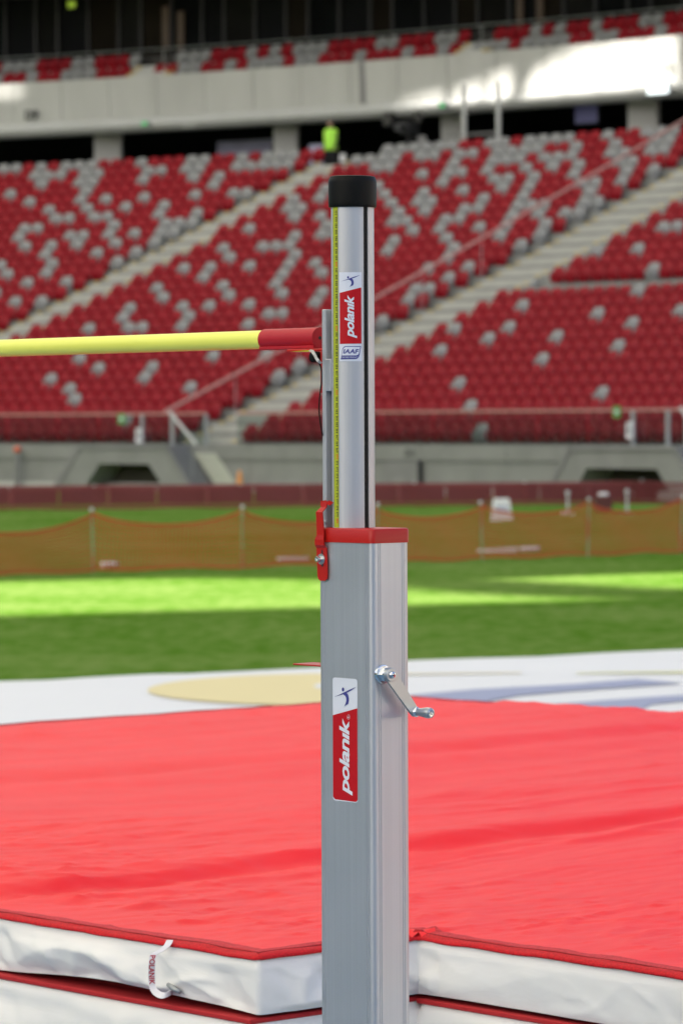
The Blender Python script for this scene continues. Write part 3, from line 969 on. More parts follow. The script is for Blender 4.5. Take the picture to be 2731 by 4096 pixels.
J = {'pelvis': ((0, 0, .95), (.14, .11)), 'waist': ((0, .0, 1.10), (.145, .105)), 'chest': ((0, .01, 1.34), (.18, .12)), 'neck': ((0, .01, 1.50), (.06, .06)),
     'head0': ((0, .0, 1.60), (.075, .09)), 'head1': ((0, .0, 1.70), (.065, .08)),
     'shl': ((.19, .01, 1.42), (.06, .06)), 'ell': ((.25, .05, 1.15), (.045, .045)), 'wrl': ((.23, -.06, .93), (.032, .032)), 'hal': ((.22, -.09, .84), (.03, .04)),
     'shr': ((-.19, .01, 1.42), (.06, .06)), 'elr': ((-.25, .05, 1.15), (.045, .045)), 'wrr': ((-.23, -.06, .93), (.032, .032)), 'har': ((-.22, -.09, .84), (.03, .04)),
     'hpl': ((.10, 0, .86), (.095, .10)), 'knl': ((.11, -.02, .50), (.065, .065)), 'anl': ((.11, .02, .09), (.045, .045)), 'tol': ((.13, -.16, .04), (.04, .03)),
     'hpr': ((-.10, 0, .86), (.095, .10)), 'knr': ((-.11, -.02, .50), (.065, .065)), 'anr': ((-.12, .02, .09), (.045, .045)), 'tor': ((-.14, -.16, .04), (.04, .03))}
B = [('pelvis', 'waist'), ('waist', 'chest'), ('chest', 'neck'), ('neck', 'head0'), ('head0', 'head1'), ('chest', 'shl'), ('shl', 'ell'), ('ell', 'wrl'), ('wrl', 'hal'), ('chest', 'shr'), ('shr', 'elr'), ('elr', 'wrr'), ('wrr', 'har'),
     ('pelvis', 'hpl'), ('hpl', 'knl'), ('knl', 'anl'), ('anl', 'tol'), ('pelvis', 'hpr'), ('hpr', 'knr'), ('knr', 'anr'), ('anr', 'tor')]
skin_body('body', J, B, M_cloth_d, st)
def hull_lathe(name, rings, m, parent, n=18):
    bm = bmesh.new()
    R = [[bm.verts.new((cx + rx * math.cos(2 * math.pi * k / n), cy + ry * math.sin(2 * math.pi * k / n), z)) for k in range(n)] for (z, rx, ry, cx, cy) in rings]
    for a, c in zip(R, R[1:]):
        for k in range(n): bm.faces.new((a[k], a[(k + 1) % n], c[(k + 1) % n], c[k]))
    bm.faces.new(list(reversed(R[0]))); bm.faces.new(R[-1])
    return bmobj(name, bm, m, parent, smooth=True)
hull_lathe('vest', [(.80, .225, .17, 0, 0), (.95, .225, .175, 0, 0), (1.15, .225, .165, 0, 0), (1.35, .25, .165, 0, .01), (1.44, .235, .14, 0, .01), (1.50, .12, .10, 0, .01)], M_vest, st)
hull_lathe('face', [(1.545, .045, .05, 0, -.03), (1.58, .068, .075, 0, -.03), (1.63, .077, .085, 0, -.03), (1.68, .073, .08, 0, -.02), (1.71, .05, .06, 0, -.01)], M_skin, st)
hull_lathe('hair', [(1.62, .083, .075, 0, .025), (1.68, .085, .092, 0, .012), (1.73, .07, .08, 0, .005), (1.755, .03, .035, 0, .0)], M_hair, st)
for s in (-1, 1):
    for k in range(5):
        bm = bmesh.new()
        x = s * .22 + (k - 2) * .012 if k < 4 else s * .19
        L = (.07, .08, .085, .075, .05)[k]
        tube(bm, [(x, -.08, .87), (x, -.095, .87 - L * .6), (x - s * .004, -.085, .86 - L)], [.010, .009, .007], 6)
        bmobj('finger', bm, M_skin, st, smooth=True)

# ------------------------------------------------------------------ objects on the far side of the pitch
def bar3(bm, a, b, w, t, nrm):
    a, b = Vector(a), Vector(b)
    d = (b - a)
    L = d.length
    d.normalize()
    s = d.cross(nrm).normalized()
    vs = []
    for q in (a, b):
        for i, j in ((-1, -1), (1, -1), (1, 1), (-1, 1)):
            vs.append(bm.verts.new(q + s * (i * w / 2) + nrm * (j * t / 2)))
    for i in range(4):
        bm.faces.new((vs[i], vs[(i + 1) % 4], vs[4 + (i + 1) % 4], vs[4 + i]))

def net_fence(posts, hts, sag, cell, w, m_net, m_post, root, ngap=.04):
    for q, (p, h) in enumerate(zip(posts, hts)):
        lean = (.05, -.02, .0, .03, -.03, .02)[q % 6] * .4
        tubeobj('post', [p, p + Vector((lean, 0, h * .5)), p + Vector((lean * 2, 0, h))], .012, m_post, root, n=8)
        bm = bmesh.new(); lathe(bm, [(.004, h - .02), (.022, h - .008), (.025, h + .012), (.015, h + .03), (.003, h + .034)], 10, Matrix.Translation(p + Vector((lean * 2, 0, 0))))
        bmobj('post_knob', bm, M_soffit, root, smooth=True)
    for q in range(len(posts) - 1):
        a, b = posts[q], posts[q + 1]
        L = (b - a).length
        d = (b - a).normalized()
        nrm = Vector((d.y, -d.x, 0))
        nx = max(4, int(L / cell))
        ha, hb = hts[q] - .03, hts[q + 1] - .03
        rnd = random.Random(q * 7 + 3)
        s_ = sag * L / 2.0 * rnd.uniform(.85, 1.15)
        ph = rnd.uniform(0, 6)
        def top(t): return ha + (hb - ha) * t - s_ * (1 - (2 * t - 1) ** 2) ** .75 
        def bot(t): return ngap + .012 * math.sin(t * 9 + ph)
        ny = int(.62 / cell)
        bm = bmesh.new()
        def pt(i, j):
            t = i / nx
            z = bot(t) + (top(t) - bot(t)) * j / ny
            o = .02 * math.sin(t * 11 + ph + j * .4)
            return a + (b - a) * t + Vector((0, 0, z)) + nrm * o
        for j in range(ny + 1):
            ww = w * (2.2 if j in (0, ny) else 1)
            for i in range(nx):
                bar3(bm, pt(i, j), pt(i + 1, j), ww, .002, nrm)
        for i in range(nx + 1):
            for j in range(ny):
                bar3(bm, pt(i, j), pt(i, j + 1), w, .0014, nrm)
        bmobj('net_mesh', bm, m_net, root)

pts = [ground(x, y) for x, y in ((-260, 2318), (372, 2288), (968, 2276), (1500, 2258), (1927, 2246), (2347, 2232), (2716, 2219), (3080, 2210))]
fn = thing('net_fence', 'low orange net fence with white-knobbed posts across the grass', 'fence', pts[2])
rel = [p - pts[2] for p in pts]
net_fence(rel, [.70, .715, .72, .71, .71, .72, .73, .72], .16, .05, .0145, M_net, M_post, fn)

pts = [ground(x, y) for x, y in ((-200, 2040), (380, 2035), (960, 2032), (1650, 2028), (2100, 2026), (2560, 2022), (3000, 2018))]
ff = thing('far_net_fence', 'dark red net fence in front of the red boards at the pitch edge', 'fence', pts[2])
net_fence([p - pts[2] for p in pts], [.48, .48, .48, .48, .48, .49, .48], .03, .08, .022, M_netr, M_netr, ff)
# red boards behind
a, b = ground(-160, 2018), ground(2900, 2006)
bd = thing('pitch_edge_boards', 'row of low dark red boards along the far edge of the grass', 'barrier', a)
nb = 16
d = (b - a) / nb
nrm = Vector((d.y, -d.x, 0)).normalized()
for k in range(nb):
    M = AX(d * k, d.normalized(), -nrm, (0, 0, 1))
    L = d.length
    box('board', .02, L - .02, 0, .06, .02, .36, M_board, bd, bev=.01, M=M)
    box('board_cap', 0.01, L - .01, -.03, .09, .362, .42, M_boardt, bd, bev=.012, M=M)
    if k % 2: box('strut', .0, .05, -.09, -.035, .0, .40, M_boardt, bd, M=M)

# distance marker box
p = ground(2003, 2084)
dm = thing('marker_box', 'small white wedge-shaped distance marker standing behind the orange net', 'marker', p)
bm = bmesh.new()
prism(bm, [(-.185, 0), (.185, 0), (.14, .36), (.12, .385), (-.12, .385), (-.14, .36)], -.14, .14, AX((0, 0, 0), (1, 0, 0), (0, 0, 1), (0, -1, 0)))
bmobj('shell', bm, M_white, dm)
M_mark = mat('marker_blue', (.25, .27, .45), .6)
for s in (-1, 1):
    bm = bmesh.new()
    for (x0, x1, z0, z1) in ((.0, .08, .23, .26), (.055, .085, .12, .25), (.0, .03, .14, .2)):
        box_bm(bm, s * .055 - .04 + x0, s * .055 - .04 + x1, -.146, -.1405, z0, z1)
    bmobj('digit', bm, M_mark, dm)

# small frames and a box at the far right
for x, y, yt, nm in ((2268, 2062, 1975, 'left'), (2505, 2060, 1970, 'right')):
    p = ground(x, y)
    h = (y - yt) / FPX * p.y
    o = thing('marker_post', 'thin white post with a round top near the red boards, %s of the maroon box' % nm, 'post', p)
    tubeobj('shaft', [(0, 0, 0), (0, 0, h - .03)], .022, M_soffit, o)
    bm = bmesh.new(); lathe(bm, [(.01, h - .05), (.045, h - .02), (.05, h + .0), (.035, h + .03), (.01, h + .04)], 12)
    bmobj('knob', bm, M_soffit, o, smooth=True)
    box('foot', -.12, .12, -.1, .1, 0, .03, M_white, o, bev=.01)
p = ground(2410, 2052)
o = thing('maroon_crate', 'maroon box with a white lid near the red boards', 'crate', p)
box('case', -.16, .16, -.14, .14, 0, .30, M_board, o, bev=.02)
box('lid', -.10, .10, -.10, .10, .302, .37, M_white, o, bev=.03)
box('label_plate', -.12, .12, -.146, -.1405, .03, .07, M_boardt, o)
for k, (x0, y0, x1, lb) in enumerate(((1910, 2214, 2060, 'long'), (2080, 2210, 2145, 'short'), (405, 2266, 460, 'lone left'), (1110, 2245, 1225, 'middle'))):
    a, b = ground(x0, y0), ground(x1, y0 - 2)
    L = (b - a).length
    o = thing('white_batten', '%s white batten lying on the grass behind the orange net' % lb, 'batten', (a + b) / 2, rz=math.atan2((b - a).y, (b - a).x))
    box('plank', -L / 2, L / 2, -.04, .04, .005, .06, M_white, o, bev=.01)
    box('end_cap', L / 2 + .001, L / 2 + .02, -.042, .042, .005, .062, M_steel, o)
# orange cone-like bag and an extinguisher at the wall
p = on_arc(958, 1935, RW - .3)[0]
o = thing('orange_cone', 'orange traffic cone at the foot of the pitch wall', 'cone', Vector((p.x, p.y, 0)))
bm = bmesh.new(); lathe(bm, [(.10, .03), (.085, .2), (.05, .45), (.03, .55)], 14)
bmobj('body', bm, M_cone if 'M_cone' in globals() else mat('orange_plastic', (.75, .3, .06), .5), o, smooth=True)
box('foot', -.14, .14, -.14, .14, .0, .03, M_boardt, o, bev=.01)
p, th = on_arc(70, 1795, RW - .25)
o = thing('corner_pole', 'dark pole with a small red top in front of the wall at far left', 'pole', Vector((p.x, p.y, 0)))
tubeobj('shaft', [(0, 0, 0), (0, 0, p.z - .05)], .07, M_concd, o)
bm = bmesh.new(); lathe(bm, [(.02, p.z - .08), (.09, p.z - .05), (.10, p.z + .06), (.05, p.z + .1)], 12)
bmobj('top', bm, mat('orange_red', (.65, .12, .05), .5), o, smooth=True)

# ------------------------------------------------------------------ printed sheet on the grass
def sheet():
    far = [(-500, 2748), (0, 2722), (180, 2718), (380, 2706), (600, 2696), (760, 2694), (1000, 2684), (1272, 2672), (1640, 2645), (1900, 2637), (2140, 2632), (2400, 2618), (2731, 2605), (3200, 2588)]
    top = [ground(x, y) for x, y in far]
    dirv = (top[-1] - top[0]).normalized()
    n = 40
    nearL, nearR = top[0] + Vector((.2, -11.5, 0)), top[-1] + Vector((.2, -12.5, 0))
    root = thing('ground_sheet', 'large white printed sheet lying on the grass behind the landing mat', 'sheet', Vector((0, 18, 0)))
    vs, fs = [], []
    m_ = 30
    for j in range(m_ + 1):
        for i, t in enumerate(top):
            q = i / (len(top) - 1)
            nb_ = nearL + (nearR - nearL) * q
            p = t + (nb_ - t) * j / m_
            z = .010 + .004 * max(0, noise.noise(p * .9))
            vs.append((p.x, p.y - 18, z if j else .004))
    w = len(top)
    for j in range(m_):
        for i in range(w - 1):
            a = j * w + i
            fs.append((a, a + w, a + w + 1, a + 1))
    o = mesh('sheet_cloth', vs, fs, M_sheet, root, smooth=True)
    def pr(name, poly, m, z, ):
        v = [ground(x, y, z) - Vector((0, 18, 0)) for x, y in poly]
        mesh(name, [(p.x, p.y, z) for p in v], [tuple(range(len(v)))], m, root)
    # yellow disc with a white eye
    c = ground(1330, 2753, .018); rr = (c - ground(588, 2753, .018)).length
    c2 = c - Vector((0, 18, 0))
    dy = (ground(1330, 2692) - ground(1330, 2818)).length / 2
    n = 64
    xcut = (ground(1480, 2753) - Vector((0, 18, 0))).x
    v = [(min(xcut, c2.x + rr * math.cos(2 * math.pi * k / n)), c2.y + dy * math.sin(2 * math.pi * k / n), .018) for k in range(n)]
    v = [p for k, p in enumerate(v) if p[0] < xcut or v[k - 1][0] < xcut or v[(k + 1) % n][0] < xcut]
    n = len(v)
    mesh('printed_disc', v, [tuple(range(n))], M_pyel, root)
    n = 64
    c3 = ground(1420, 2757) - Vector((0, 18, 0))
    wv = (ground(1420, 2757) - ground(1250, 2757)).length
    v = [(c3.x + wv * math.cos(2 * math.pi * k / n), c3.y + .42 * math.sin(2 * math.pi * k / n), .022) for k in range(n)]
    mesh('printed_eye', v, [tuple(range(n))], M_sheet, root)
    pr('printed_stroke', [(1560, 2786), (1900, 2758), (2300, 2738), (2540, 2719), (2725, 2738), (2560, 2748), (2300, 2765), (2060, 2785), (1900, 2815), (1560, 2815)], M_plav, .018)
    pr('printed_stroke', [(2040, 2830), (2300, 2812), (2560, 2794), (2760, 2782), (2760, 2806), (2600, 2822), (2560, 2840), (2300, 2860), (2040, 2860)], M_plav, .018)
    pr('printed_line', [(1500, 2696), (2080, 2692), (2080, 2695), (1500, 2700)], M_pyel, .018)
    pr('printed_line', [(2300, 2694), (2780, 2690), (2780, 2697), (2300, 2697)], mat('yellow_line', (.75, .75, .3), .6), .018)
sheet()

# ------------------------------------------------------------------ roof out of view: translucent membrane, outline and slots shaped to place sun and shade
ZR = 42.0
def to_roof(p):
    k = (ZR - p.z) / sd.z
    q = p + sd * k
    return (q.x, q.y)
def grd(poly): return [to_roof(ground(x, y)) for x, y in poly]
def fas(poly):
    r = []
    for x, y in poly:
        th = th_at(x, RF)
        r.append(to_roof(P(th, RF, z_at(y, th, RF))))
    return r
sun_slots = [  # slots traced back along the sun from the wanted sun patches
    grd([(-900, 2475), (0, 2457), (700, 2440), (1400, 2425), (2000, 2412), (2480, 2402), (2150, 2392), (1750, 2370), (1500, 2345), (1250, 2318), (700, 2310), (0, 2322), (-900, 2335)]),
    grd([(1980, 2318), (2400, 2304), (3300, 2280), (3300, 2352), (2731, 2362), (2420, 2345)]),
    fas([(2085, 382), (2140, 290), (2266, 225), (2254, 372)]),
    fas([(2262, 370), (2276, 220), (2412, 180), (2396, 360)]),
    fas([(2404, 359), (2422, 178), (2566, 155), (2542, 346)]),
    fas([(2550, 345), (2576, 154), (2712, 135), (2700, 230), (2712, 326)]),
    fas([(1790, 412), (1830, 355), (1935, 330), (1920, 395)]),
    fas([(1945, 398), (1960, 310), (2050, 285), (2030, 390)]),
    fas([(-120, 372), (-120, 330), (120, 335), (60, 362)]),
    fas([(1560, 420), (1650, 400), (1770, 370), (1770, 410)]),
]
def roof():
    pts, edges = [], []
    outer = [(-84, -80), (5, -80), (8, 60), (12, 160), (-84, 160), (-92, 60)]  # right edge drawn in so the sun reaches the right stand
    for poly in [outer] + sun_slots:
        b = len(pts)
        pts += [Vector(p) for p in poly]
        edges += [(b + i, b + (i + 1) % len(poly)) for i in range(len(poly))]
    v, e, f, *_ = delaunay_2d_cdt(pts, edges, [], 1, 1e-5)
    def inside(p, poly):
        c = False
        n = len(poly)
        for i in range(n):
            (x1, y1), (x2, y2) = poly[i], poly[(i + 1) % n]
            if (y1 > p[1]) != (y2 > p[1]) and p[0] < (x2 - x1) * (p[1] - y1) / (y2 - y1) + x1: c = not c
        return c
    keep = []
    for t in f:
        c = sum((v[i] for i in t), Vector((0, 0))) / len(t)
        if inside(c, outer) and not any(inside(c, h) for h in sun_slots): keep.append(tuple(t))
    o = mesh('roof_membrane', [(p.x, p.y, ZR) for p in v], keep, M_memb)
    return o
rf = thing('unseen_stadium_roof', 'unseen translucent membrane roof with outline and slots cut to place sun and shade', 'roof', (0, 40, ZR))
under(roof(), rf)
for x in (-84, 8):
    under(tubeobj('edge_cable', [(x, -80, ZR + .6), (x, 160, ZR + .6)], .2, M_steel, n=8), rf)

# ------------------------------------------------------------------ the upright: its own frame, x away from the bar, y towards the mat
CA, SA = .661, .75
UX, UY = .0338, 5.86
URZ = math.atan2(-SA, CA)
def LX(px, py, y):
    """local (x, z) on the upright plane local-y = y, from the place in the photograph"""
    q = (px - 1365.5) / FPX
    x = (q * (UY + CA * y) - UX - SA * y) / (CA + SA * q)
    return Vector((x, y, CZ - (py - HOR) / FPX * (UY - SA * x + CA * y)))
def LY(px, py, x):
    q = (px - 1365.5) / FPX
    y = (q * (UY - SA * x) - UX - CA * x) / (SA - CA * q)
    return Vector((x, y, CZ - (py - HOR) / FPX * (UY - SA * x + CA * y)))

upr = thing('high_jump_upright', 'tall aluminium high jump upright with crank, scale tape and black cap', 'upright', (UX, UY, 0), URZ)
HX, HY = .0633, .0390
ZC0, ZC1 = 1.497, 1.5195

def side_profile(hx, hy, r, gx, gy, gw=.0020, gd=.0009):
    """rounded rectangle, counter-clockwise, with small extrusion grooves at the given distances from the corners"""
    pts = []
    cs = [(hx, -hy, 0), (hx, hy, 1), (-hx, hy, 2), (-hx, -hy, 3)]
    def corner(cx, cy, k):
        ox, oy = cx - math.copysign(r, cx), cy - math.copysign(r, cy)
        a0 = -math.pi / 2 + k * math.pi / 2
        return [(ox + r * math.cos(a0 + math.pi / 2 * q / 6), oy + r * math.sin(a0 + math.pi / 2 * q / 6)) for q in range(7)]
    for cx, cy, k in cs:
        pts += corner(cx, cy, k)
        L = 2 * hy if k in (0, 2) else 2 * hx
        g = gy if k in (0, 2) else gx
        pos = sorted(list(g) + [L - q for q in g])
        d = [(0, 1), (-1, 0), (0, -1), (1, 0)][k]
        n_ = [(-1, 0), (0, -1), (1, 0), (0, 1)][k]
        for p_ in pos:
            for dd, dep in ((-gw / 2, 0), (-gw / 4, gd), (gw / 4, gd), (gw / 2, 0)):
                pts.append((cx + d[0] * (p_ + dd) + n_[0] * dep, cy + d[1] * (p_ + dd) + n_[1] * dep))
    return pts
bm = bmesh.new()
prism(bm, side_profile(HX, HY, .008, (.0105, .0150), (.0125, .0165)), .012, ZC0 + .004)
bmobj('outer_tube', bm, M_alu, upr, autosm=True)
bm = bmesh.new()
box_bm(bm, -.30, .30, -.10, .35, 0, .012, .003)
bmobj('base_plate', bm, M_alu, upr)
# red collar
bm = bmesh.new()
pr = side_profile(HX + .0016, HY + .0016, .009, (), ())
def inset(p, k): return [(x * (1 - k / HX), y * (1 - k / HY)) for x, y in p]
rings = [(pr, ZC0), (pr, ZC1 - .003), (inset(pr, .0009), ZC1 - .0009), (inset(pr, .003), ZC1)]
vv = [[bm.verts.new((x, y, z)) for x, y in p_] for p_, z in rings]
for a, b in zip(vv, vv[1:]):
    for k in range(len(a)):
        bm.faces.new((a[k], a[(k + 1) % len(a)], b[(k + 1) % len(a)], b[k]))
bm.faces.new(vv[-1]); bm.faces.new(list(reversed(vv[0])))
bmobj('collar', bm, M_pred, upr, autosm=True)

# inner tube: oval, with a slot on the outer side
TX, TA, TB = -.023, .031, .0355
def tube_profile(A, B, slot=.0046, depth=.012, n=72):
    p_ = []
    for k in range(n):
        a = 2 * math.pi * k / n
        x, y = A * math.cos(a), B * math.sin(a)
        if abs(y) < slot + .0008 and x > 0: continue
        p_.append((x, y))
    # starts just after the slot (positive y); close with the slot walls
    xs = A * math.sqrt(1 - (slot / B) ** 2)
    p_ = [(xs, slot)] + p_ + [(xs, -slot), (xs - depth, -slot), (xs - depth, slot)]
    return [(TX + x, y) for x, y in p_]
ZCAP0, ZCAP1 = LX(1413, 829, 0).z, LX(1413, 706, 0).z
bm = bmesh.new()
prism(bm, tube_profile(TA, TB), 1.40, ZCAP0 + .01)
bmobj('inner_tube', bm, M_alut, upr, autosm=True)
# toothed rack in the slot
bm = bmesh.new()
box_bm(bm, TX + TA - .0120, TX + TA - .0024, -.0045, .0045, ZC1 - .01, ZCAP0)
z = ZC1
while z < ZCAP0 - .012:
    box_bm(bm, TX + TA - .0025, TX + TA - .0010, -.0024, .0024, z, z + .0055)
    z += .0098
bmobj('toothed_rack', bm, mat('rack_black', (.006, .006, .006), .5, spec=.2), upr)
# cap
bm = bmesh.new()
n = 72
rs = [(1.10, ZCAP0 - .001), (1.125, ZCAP0 + .001), (1.135, ZCAP0 + .006), (1.14, ZCAP1 - .010), (1.125, ZCAP1 - .005), (1.09, ZCAP1 - .0035), (1.075, ZCAP1 - .001), (1.0, ZCAP1)]
vv = [[bm.verts.new((TX + TA * s * 1.0 * math.cos(2 * math.pi * k / n), TB * (s - .02) * math.sin(2 * math.pi * k / n), z)) for k in range(n)] for s, z in rs]
for a, b in zip(vv, vv[1:]):
    for k in range(n): bm.faces.new((a[k], a[(k + 1) % n], b[(k + 1) % n], b[k]))
bm.faces.new(vv[-1]); bm.faces.new(list(reversed(vv[0])))
bmobj('cap', bm, M_rubber, upr, autosm=True)

# scale tape
tp = box('scale_tape', TX - .0056, TX + .0050, -.0360, -.0340, ZC1 + .0008, ZCAP0 - .0004, M_tape, upr)
GL = {c: text2d(c, 1.0, bold=.035) for c in '0123456789'}
def numerals(vals, m, nm):
    V, F = [], []
    for v_ in vals:
        zc = 1.530 + (180 - v_) * .01001
        if not (ZC1 + .006 < zc < ZCAP0 - .004): continue
        u = -.0039
        for ch in str(v_):
            gv, gf = GL[ch]
            a = np.array(gv); mn, mx = a.min(0), a.max(0)
            wch = .0012 if ch == '1' else .0023
            b = len(V)
            for q in gv:
                uu = u + (q[0] - mn[0]) / (mx[0] - mn[0]) * wch
                vvv = (q[1] - mn[1]) / (mx[1] - mn[1]) * .0049
                V.append((TX - .0001 + vvv, -.0362, zc - uu))
            F += [tuple(b + i for i in f) for f in gf]
            u += wch + .0006
    return mesh(nm, V, F, m, tp)
numerals([v for v in range(130, 182) if v % 10], M_ink, 'numerals')
numerals([v for v in range(130, 182) if v % 10 == 0], M_inkr, 'red_numerals')
V, F = [], []
z = ZC1 + .002
k = 0
while z < ZCAP0 - .001:
    L = .0028 if k % 10 == 0 else (.0020 if k % 5 == 0 else .0013)
    b = len(V)
    V += [(TX - .0055, -.0362, z), (TX - .0055 + L, -.0362, z), (TX - .0055 + L, -.0362, z + .00018), (TX - .0055, -.0362, z + .00018)]
    F.append((b, b + 1, b + 2, b + 3))
    z += .001001; k += 1
mesh('tick_marks', V, F, M_ink, tp)

# ---- stickers
EMB = [(478, 752), (530, 728), (565, 709), (640, 670), (707, 640), (655, 680), (612, 704), (626, 728), (632, 760), (632, 785), (625, 820), (604, 832), (584, 848), (600, 812), (606, 785), (605, 762), (597, 739), (573, 720), (535, 725)]
def rrect(x0, x1, y0, y1, r, n=5):
    o_ = []
    for cx, cy, a0 in ((x1 - r, y0 + r, -90), (x1 - r, y1 - r, 0), (x0 + r, y1 - r, 90), (x0 + r, y0 + r, 180)):
        for k in range(n + 1):
            a = R_(a0 + 90 * k / n)
            o_.append((cx + r * math.cos(a), cy + r * math.sin(a)))
    return o_
def flat(poly, S_, m, nm, par, lay):
    v, f = poly if isinstance(poly, tuple) else (poly, [tuple(range(len(poly)))])
    if S_.__name__ == 'SU':
        bm = bmesh.new()
        bv_ = [bm.verts.new((x, y, 0)) for x, y in v]
        for q in f:
            try: bm.faces.new([bv_[i] for i in q])
            except ValueError: pass
        bm.normal_update()
        bmesh.ops.triangulate(bm, faces=bm.faces[:], ngon_method='EAR_CLIP')
        for _ in range(4):
            es = [e for e in bm.edges if abs(e.verts[0].co.x - e.verts[1].co.x) > 26]
            if not es: break
            bmesh.ops.subdivide_edges(bm, edges=es, cuts=1, use_grid_fill=False)
            bmesh.ops.triangulate(bm, faces=bm.faces[:])
        bm.verts.index_update()
        v = [(w.co.x, w.co.y) for w in bm.verts]
        f = [tuple(w.index for w in q.verts) for q in bm.faces]
        bm.free()
    return mesh(nm, [S_(x, y, lay) for x, y in v], f, m, par)
def strips(x0, x1, yt, yb, n=14):
    """subdivided patch in sticker coordinates; yt, yb may be functions of x"""
    v, f = [], []
    for i in range(n + 1):
        x = x0 + (x1 - x0) * i / n
        v += [(x, yt(x)), (x, yb(x))]
    for i in range(n):
        f.append((2 * i, 2 * i + 1, 2 * i + 3, 2 * i + 2))
    return v, f
def logo_text(x0, x1, y0, y1):
    """'polanik' written upwards: u runs from y1 up to y0, letters' tops towards x0"""
    v, f = fit2d(text2d('polan\u0131k', 1.0, shear=.28, bold=.028, spacing=.94), 0, y1 - y0, 0, x1 - x0)
    return [(x1 - q[1], y1 - q[0]) for q in v], f

# sticker on the outer tube (coordinates of the zoomed photograph: scale 2.6133, origin 1150, 2500)
def SB(cx, cy, lay):
    p = LX(1150 + cx / 2.6133, 2500 + cy / 2.6133, -HY)
    # keep its edges level on the tube
    x = LX(1150 + cx / 2.6133, 2500 + cy / 2.6133, -HY).x
    zz = Z_b0 + (cy - (545 + (cx - 460) * .045)) / 1290.0 * (Z_b1 - Z_b0)
    return (x, -HY - .0003 - .0003 * lay, zz)
Z_b0 = LX(1330, 2709, -HY).z
Z_b1 = LX(1330, 3200, -HY).z
stk = flat(rrect(462, 720, 546, 1838, 26), lambda x, y, l: SB(x, y + (x - 460) * .045, l), M_swhite, 'sticker', upr, 0)
stk['label'] = 'lower red and white maker sticker on the wide tube'
def shift(poly): return [(x, y) for x, y in poly]
redp = [(463, 944), (719, 862), (719, 1815), (713, 1830), (702, 1838), (690, 1840), (490, 1826), (478, 1820), (468, 1808), (463, 1795)]
flat(redp, SB, M_sredp, 'red_field', stk, 1)
flat(EMB, SB, M_blue, 'emblem', stk, 2)
flat([(572 + 13 * math.cos(k * .5236) * .95, 670 + 21 * math.sin(k * .5236)) for k in range(12)], SB, M_blue, 'emblem_head', stk, 2)
flat(logo_text(533, 667, 972, 1778), SB, M_swhite, 'lettering', stk, 2)
v, f = fit2d(text2d('R', 1.0, bold=.01), 0, 17, 0, 17)
flat(([(636 - q[1], 966 - q[0]) for q in v], f), SB, M_swhite, 'registered_mark', stk, 2)
rg, rf_ = [], []
for k in range(20):
    a = 2 * math.pi * k / 20
    rg += [(628 + 15 * math.cos(a), 957 + 25 * math.sin(a)), (628 + 13 * math.cos(a), 957 + 22 * math.sin(a))]
    rf_.append((2 * k, 2 * k + 1, (2 * k + 3) % 40, (2 * k + 2) % 40))
flat((rg, rf_), SB, M_swhite, 'registered_ring', stk, 2)

# sticker wrapped on the inner tube (zoomed photograph: scale 5.877, origin 1340, 1060)
tcx = 1365.5 + FPX * (UX + CA * TX) / (UY - SA * TX)
def SU(cx, cy, lay):
    px = 1340 + cx / 5.877
    ox = (px - tcx) / 2556.0
    psi = math.asin(max(-1, min(1, ox / math.hypot(CA * TA, SA * TB)))) - math.atan2(CA * TA, SA * TB)
    e = 1 + (.0005 + .0004 * lay) / .033
    x, y = TX + TA * e * math.cos(psi), TB * e * math.sin(psi)
    zz = CZ - (1060 + cy / 5.877 - HOR) / FPX * (UY - SA * (TX + .5 * TA) + CA * (-.5 * TB))
    return (x, y, zz)
# emblem on this one reads from crop coordinates of its own
su = flat(strips(114, 632, lambda x: 176 + 0 * x, lambda x: 2266), SU, M_swhite, 'sticker', upr, 0)
su['label'] = 'upper narrow maker and certificate sticker on the round tube'
flat(strips(126, 620, lambda x: 660 - (x - 126) * .258, lambda x: 1858 - (x - 126) * .015), SU, M_sredp, 'red_field', su, 1)
EM2 = [((x - 478) / 229 * 450 + 145, (y - 640) / 208 * 282 + 240) for x, y in EMB]
flat(EM2, SU, M_blue, 'emblem', su, 1)
flat([(320 + 23 * math.cos(k * .5236), 296 + 27 * math.sin(k * .5236)) for k in range(12)], SU, M_blue, 'emblem_head', su, 1)
flat(logo_text(240, 518, 715, 1725), SU, M_swhite, 'lettering', su, 2)
# certificate badge
fr_o = [(145, 2222), (190, 1960), (215, 1925), (250, 1912), (612, 1912), (575, 2110), (560, 2160), (530, 2200), (490, 2215)]
flat(fr_o, SU, M_blue, 'badge', su, 1)
fr_i = [(172, 2130), (205, 1975), (225, 1945), (262, 1930), (590, 1930), (562, 2075), (545, 2110), (505, 2128)]
flat(fr_i, SU, M_swhite, 'badge_field', su, 2)
v, f = fit2d(text2d('IAAF', 1.0, shear=.2, bold=.03), 205, 560, 0, 105)
flat(([(q[0], 2085 - q[1]) for q in v], f), SU, M_blue, 'badge_letters', su, 3)
v, f = fit2d(text2d('CERTIFIED PRODUCT', 1.0, shear=.15, bold=.0), 165, 540, 0, 34)
flat(([(q[0], 2190 - q[1]) for q in v], f), SU, M_swhite, 'badge_small_letters', su, 3)

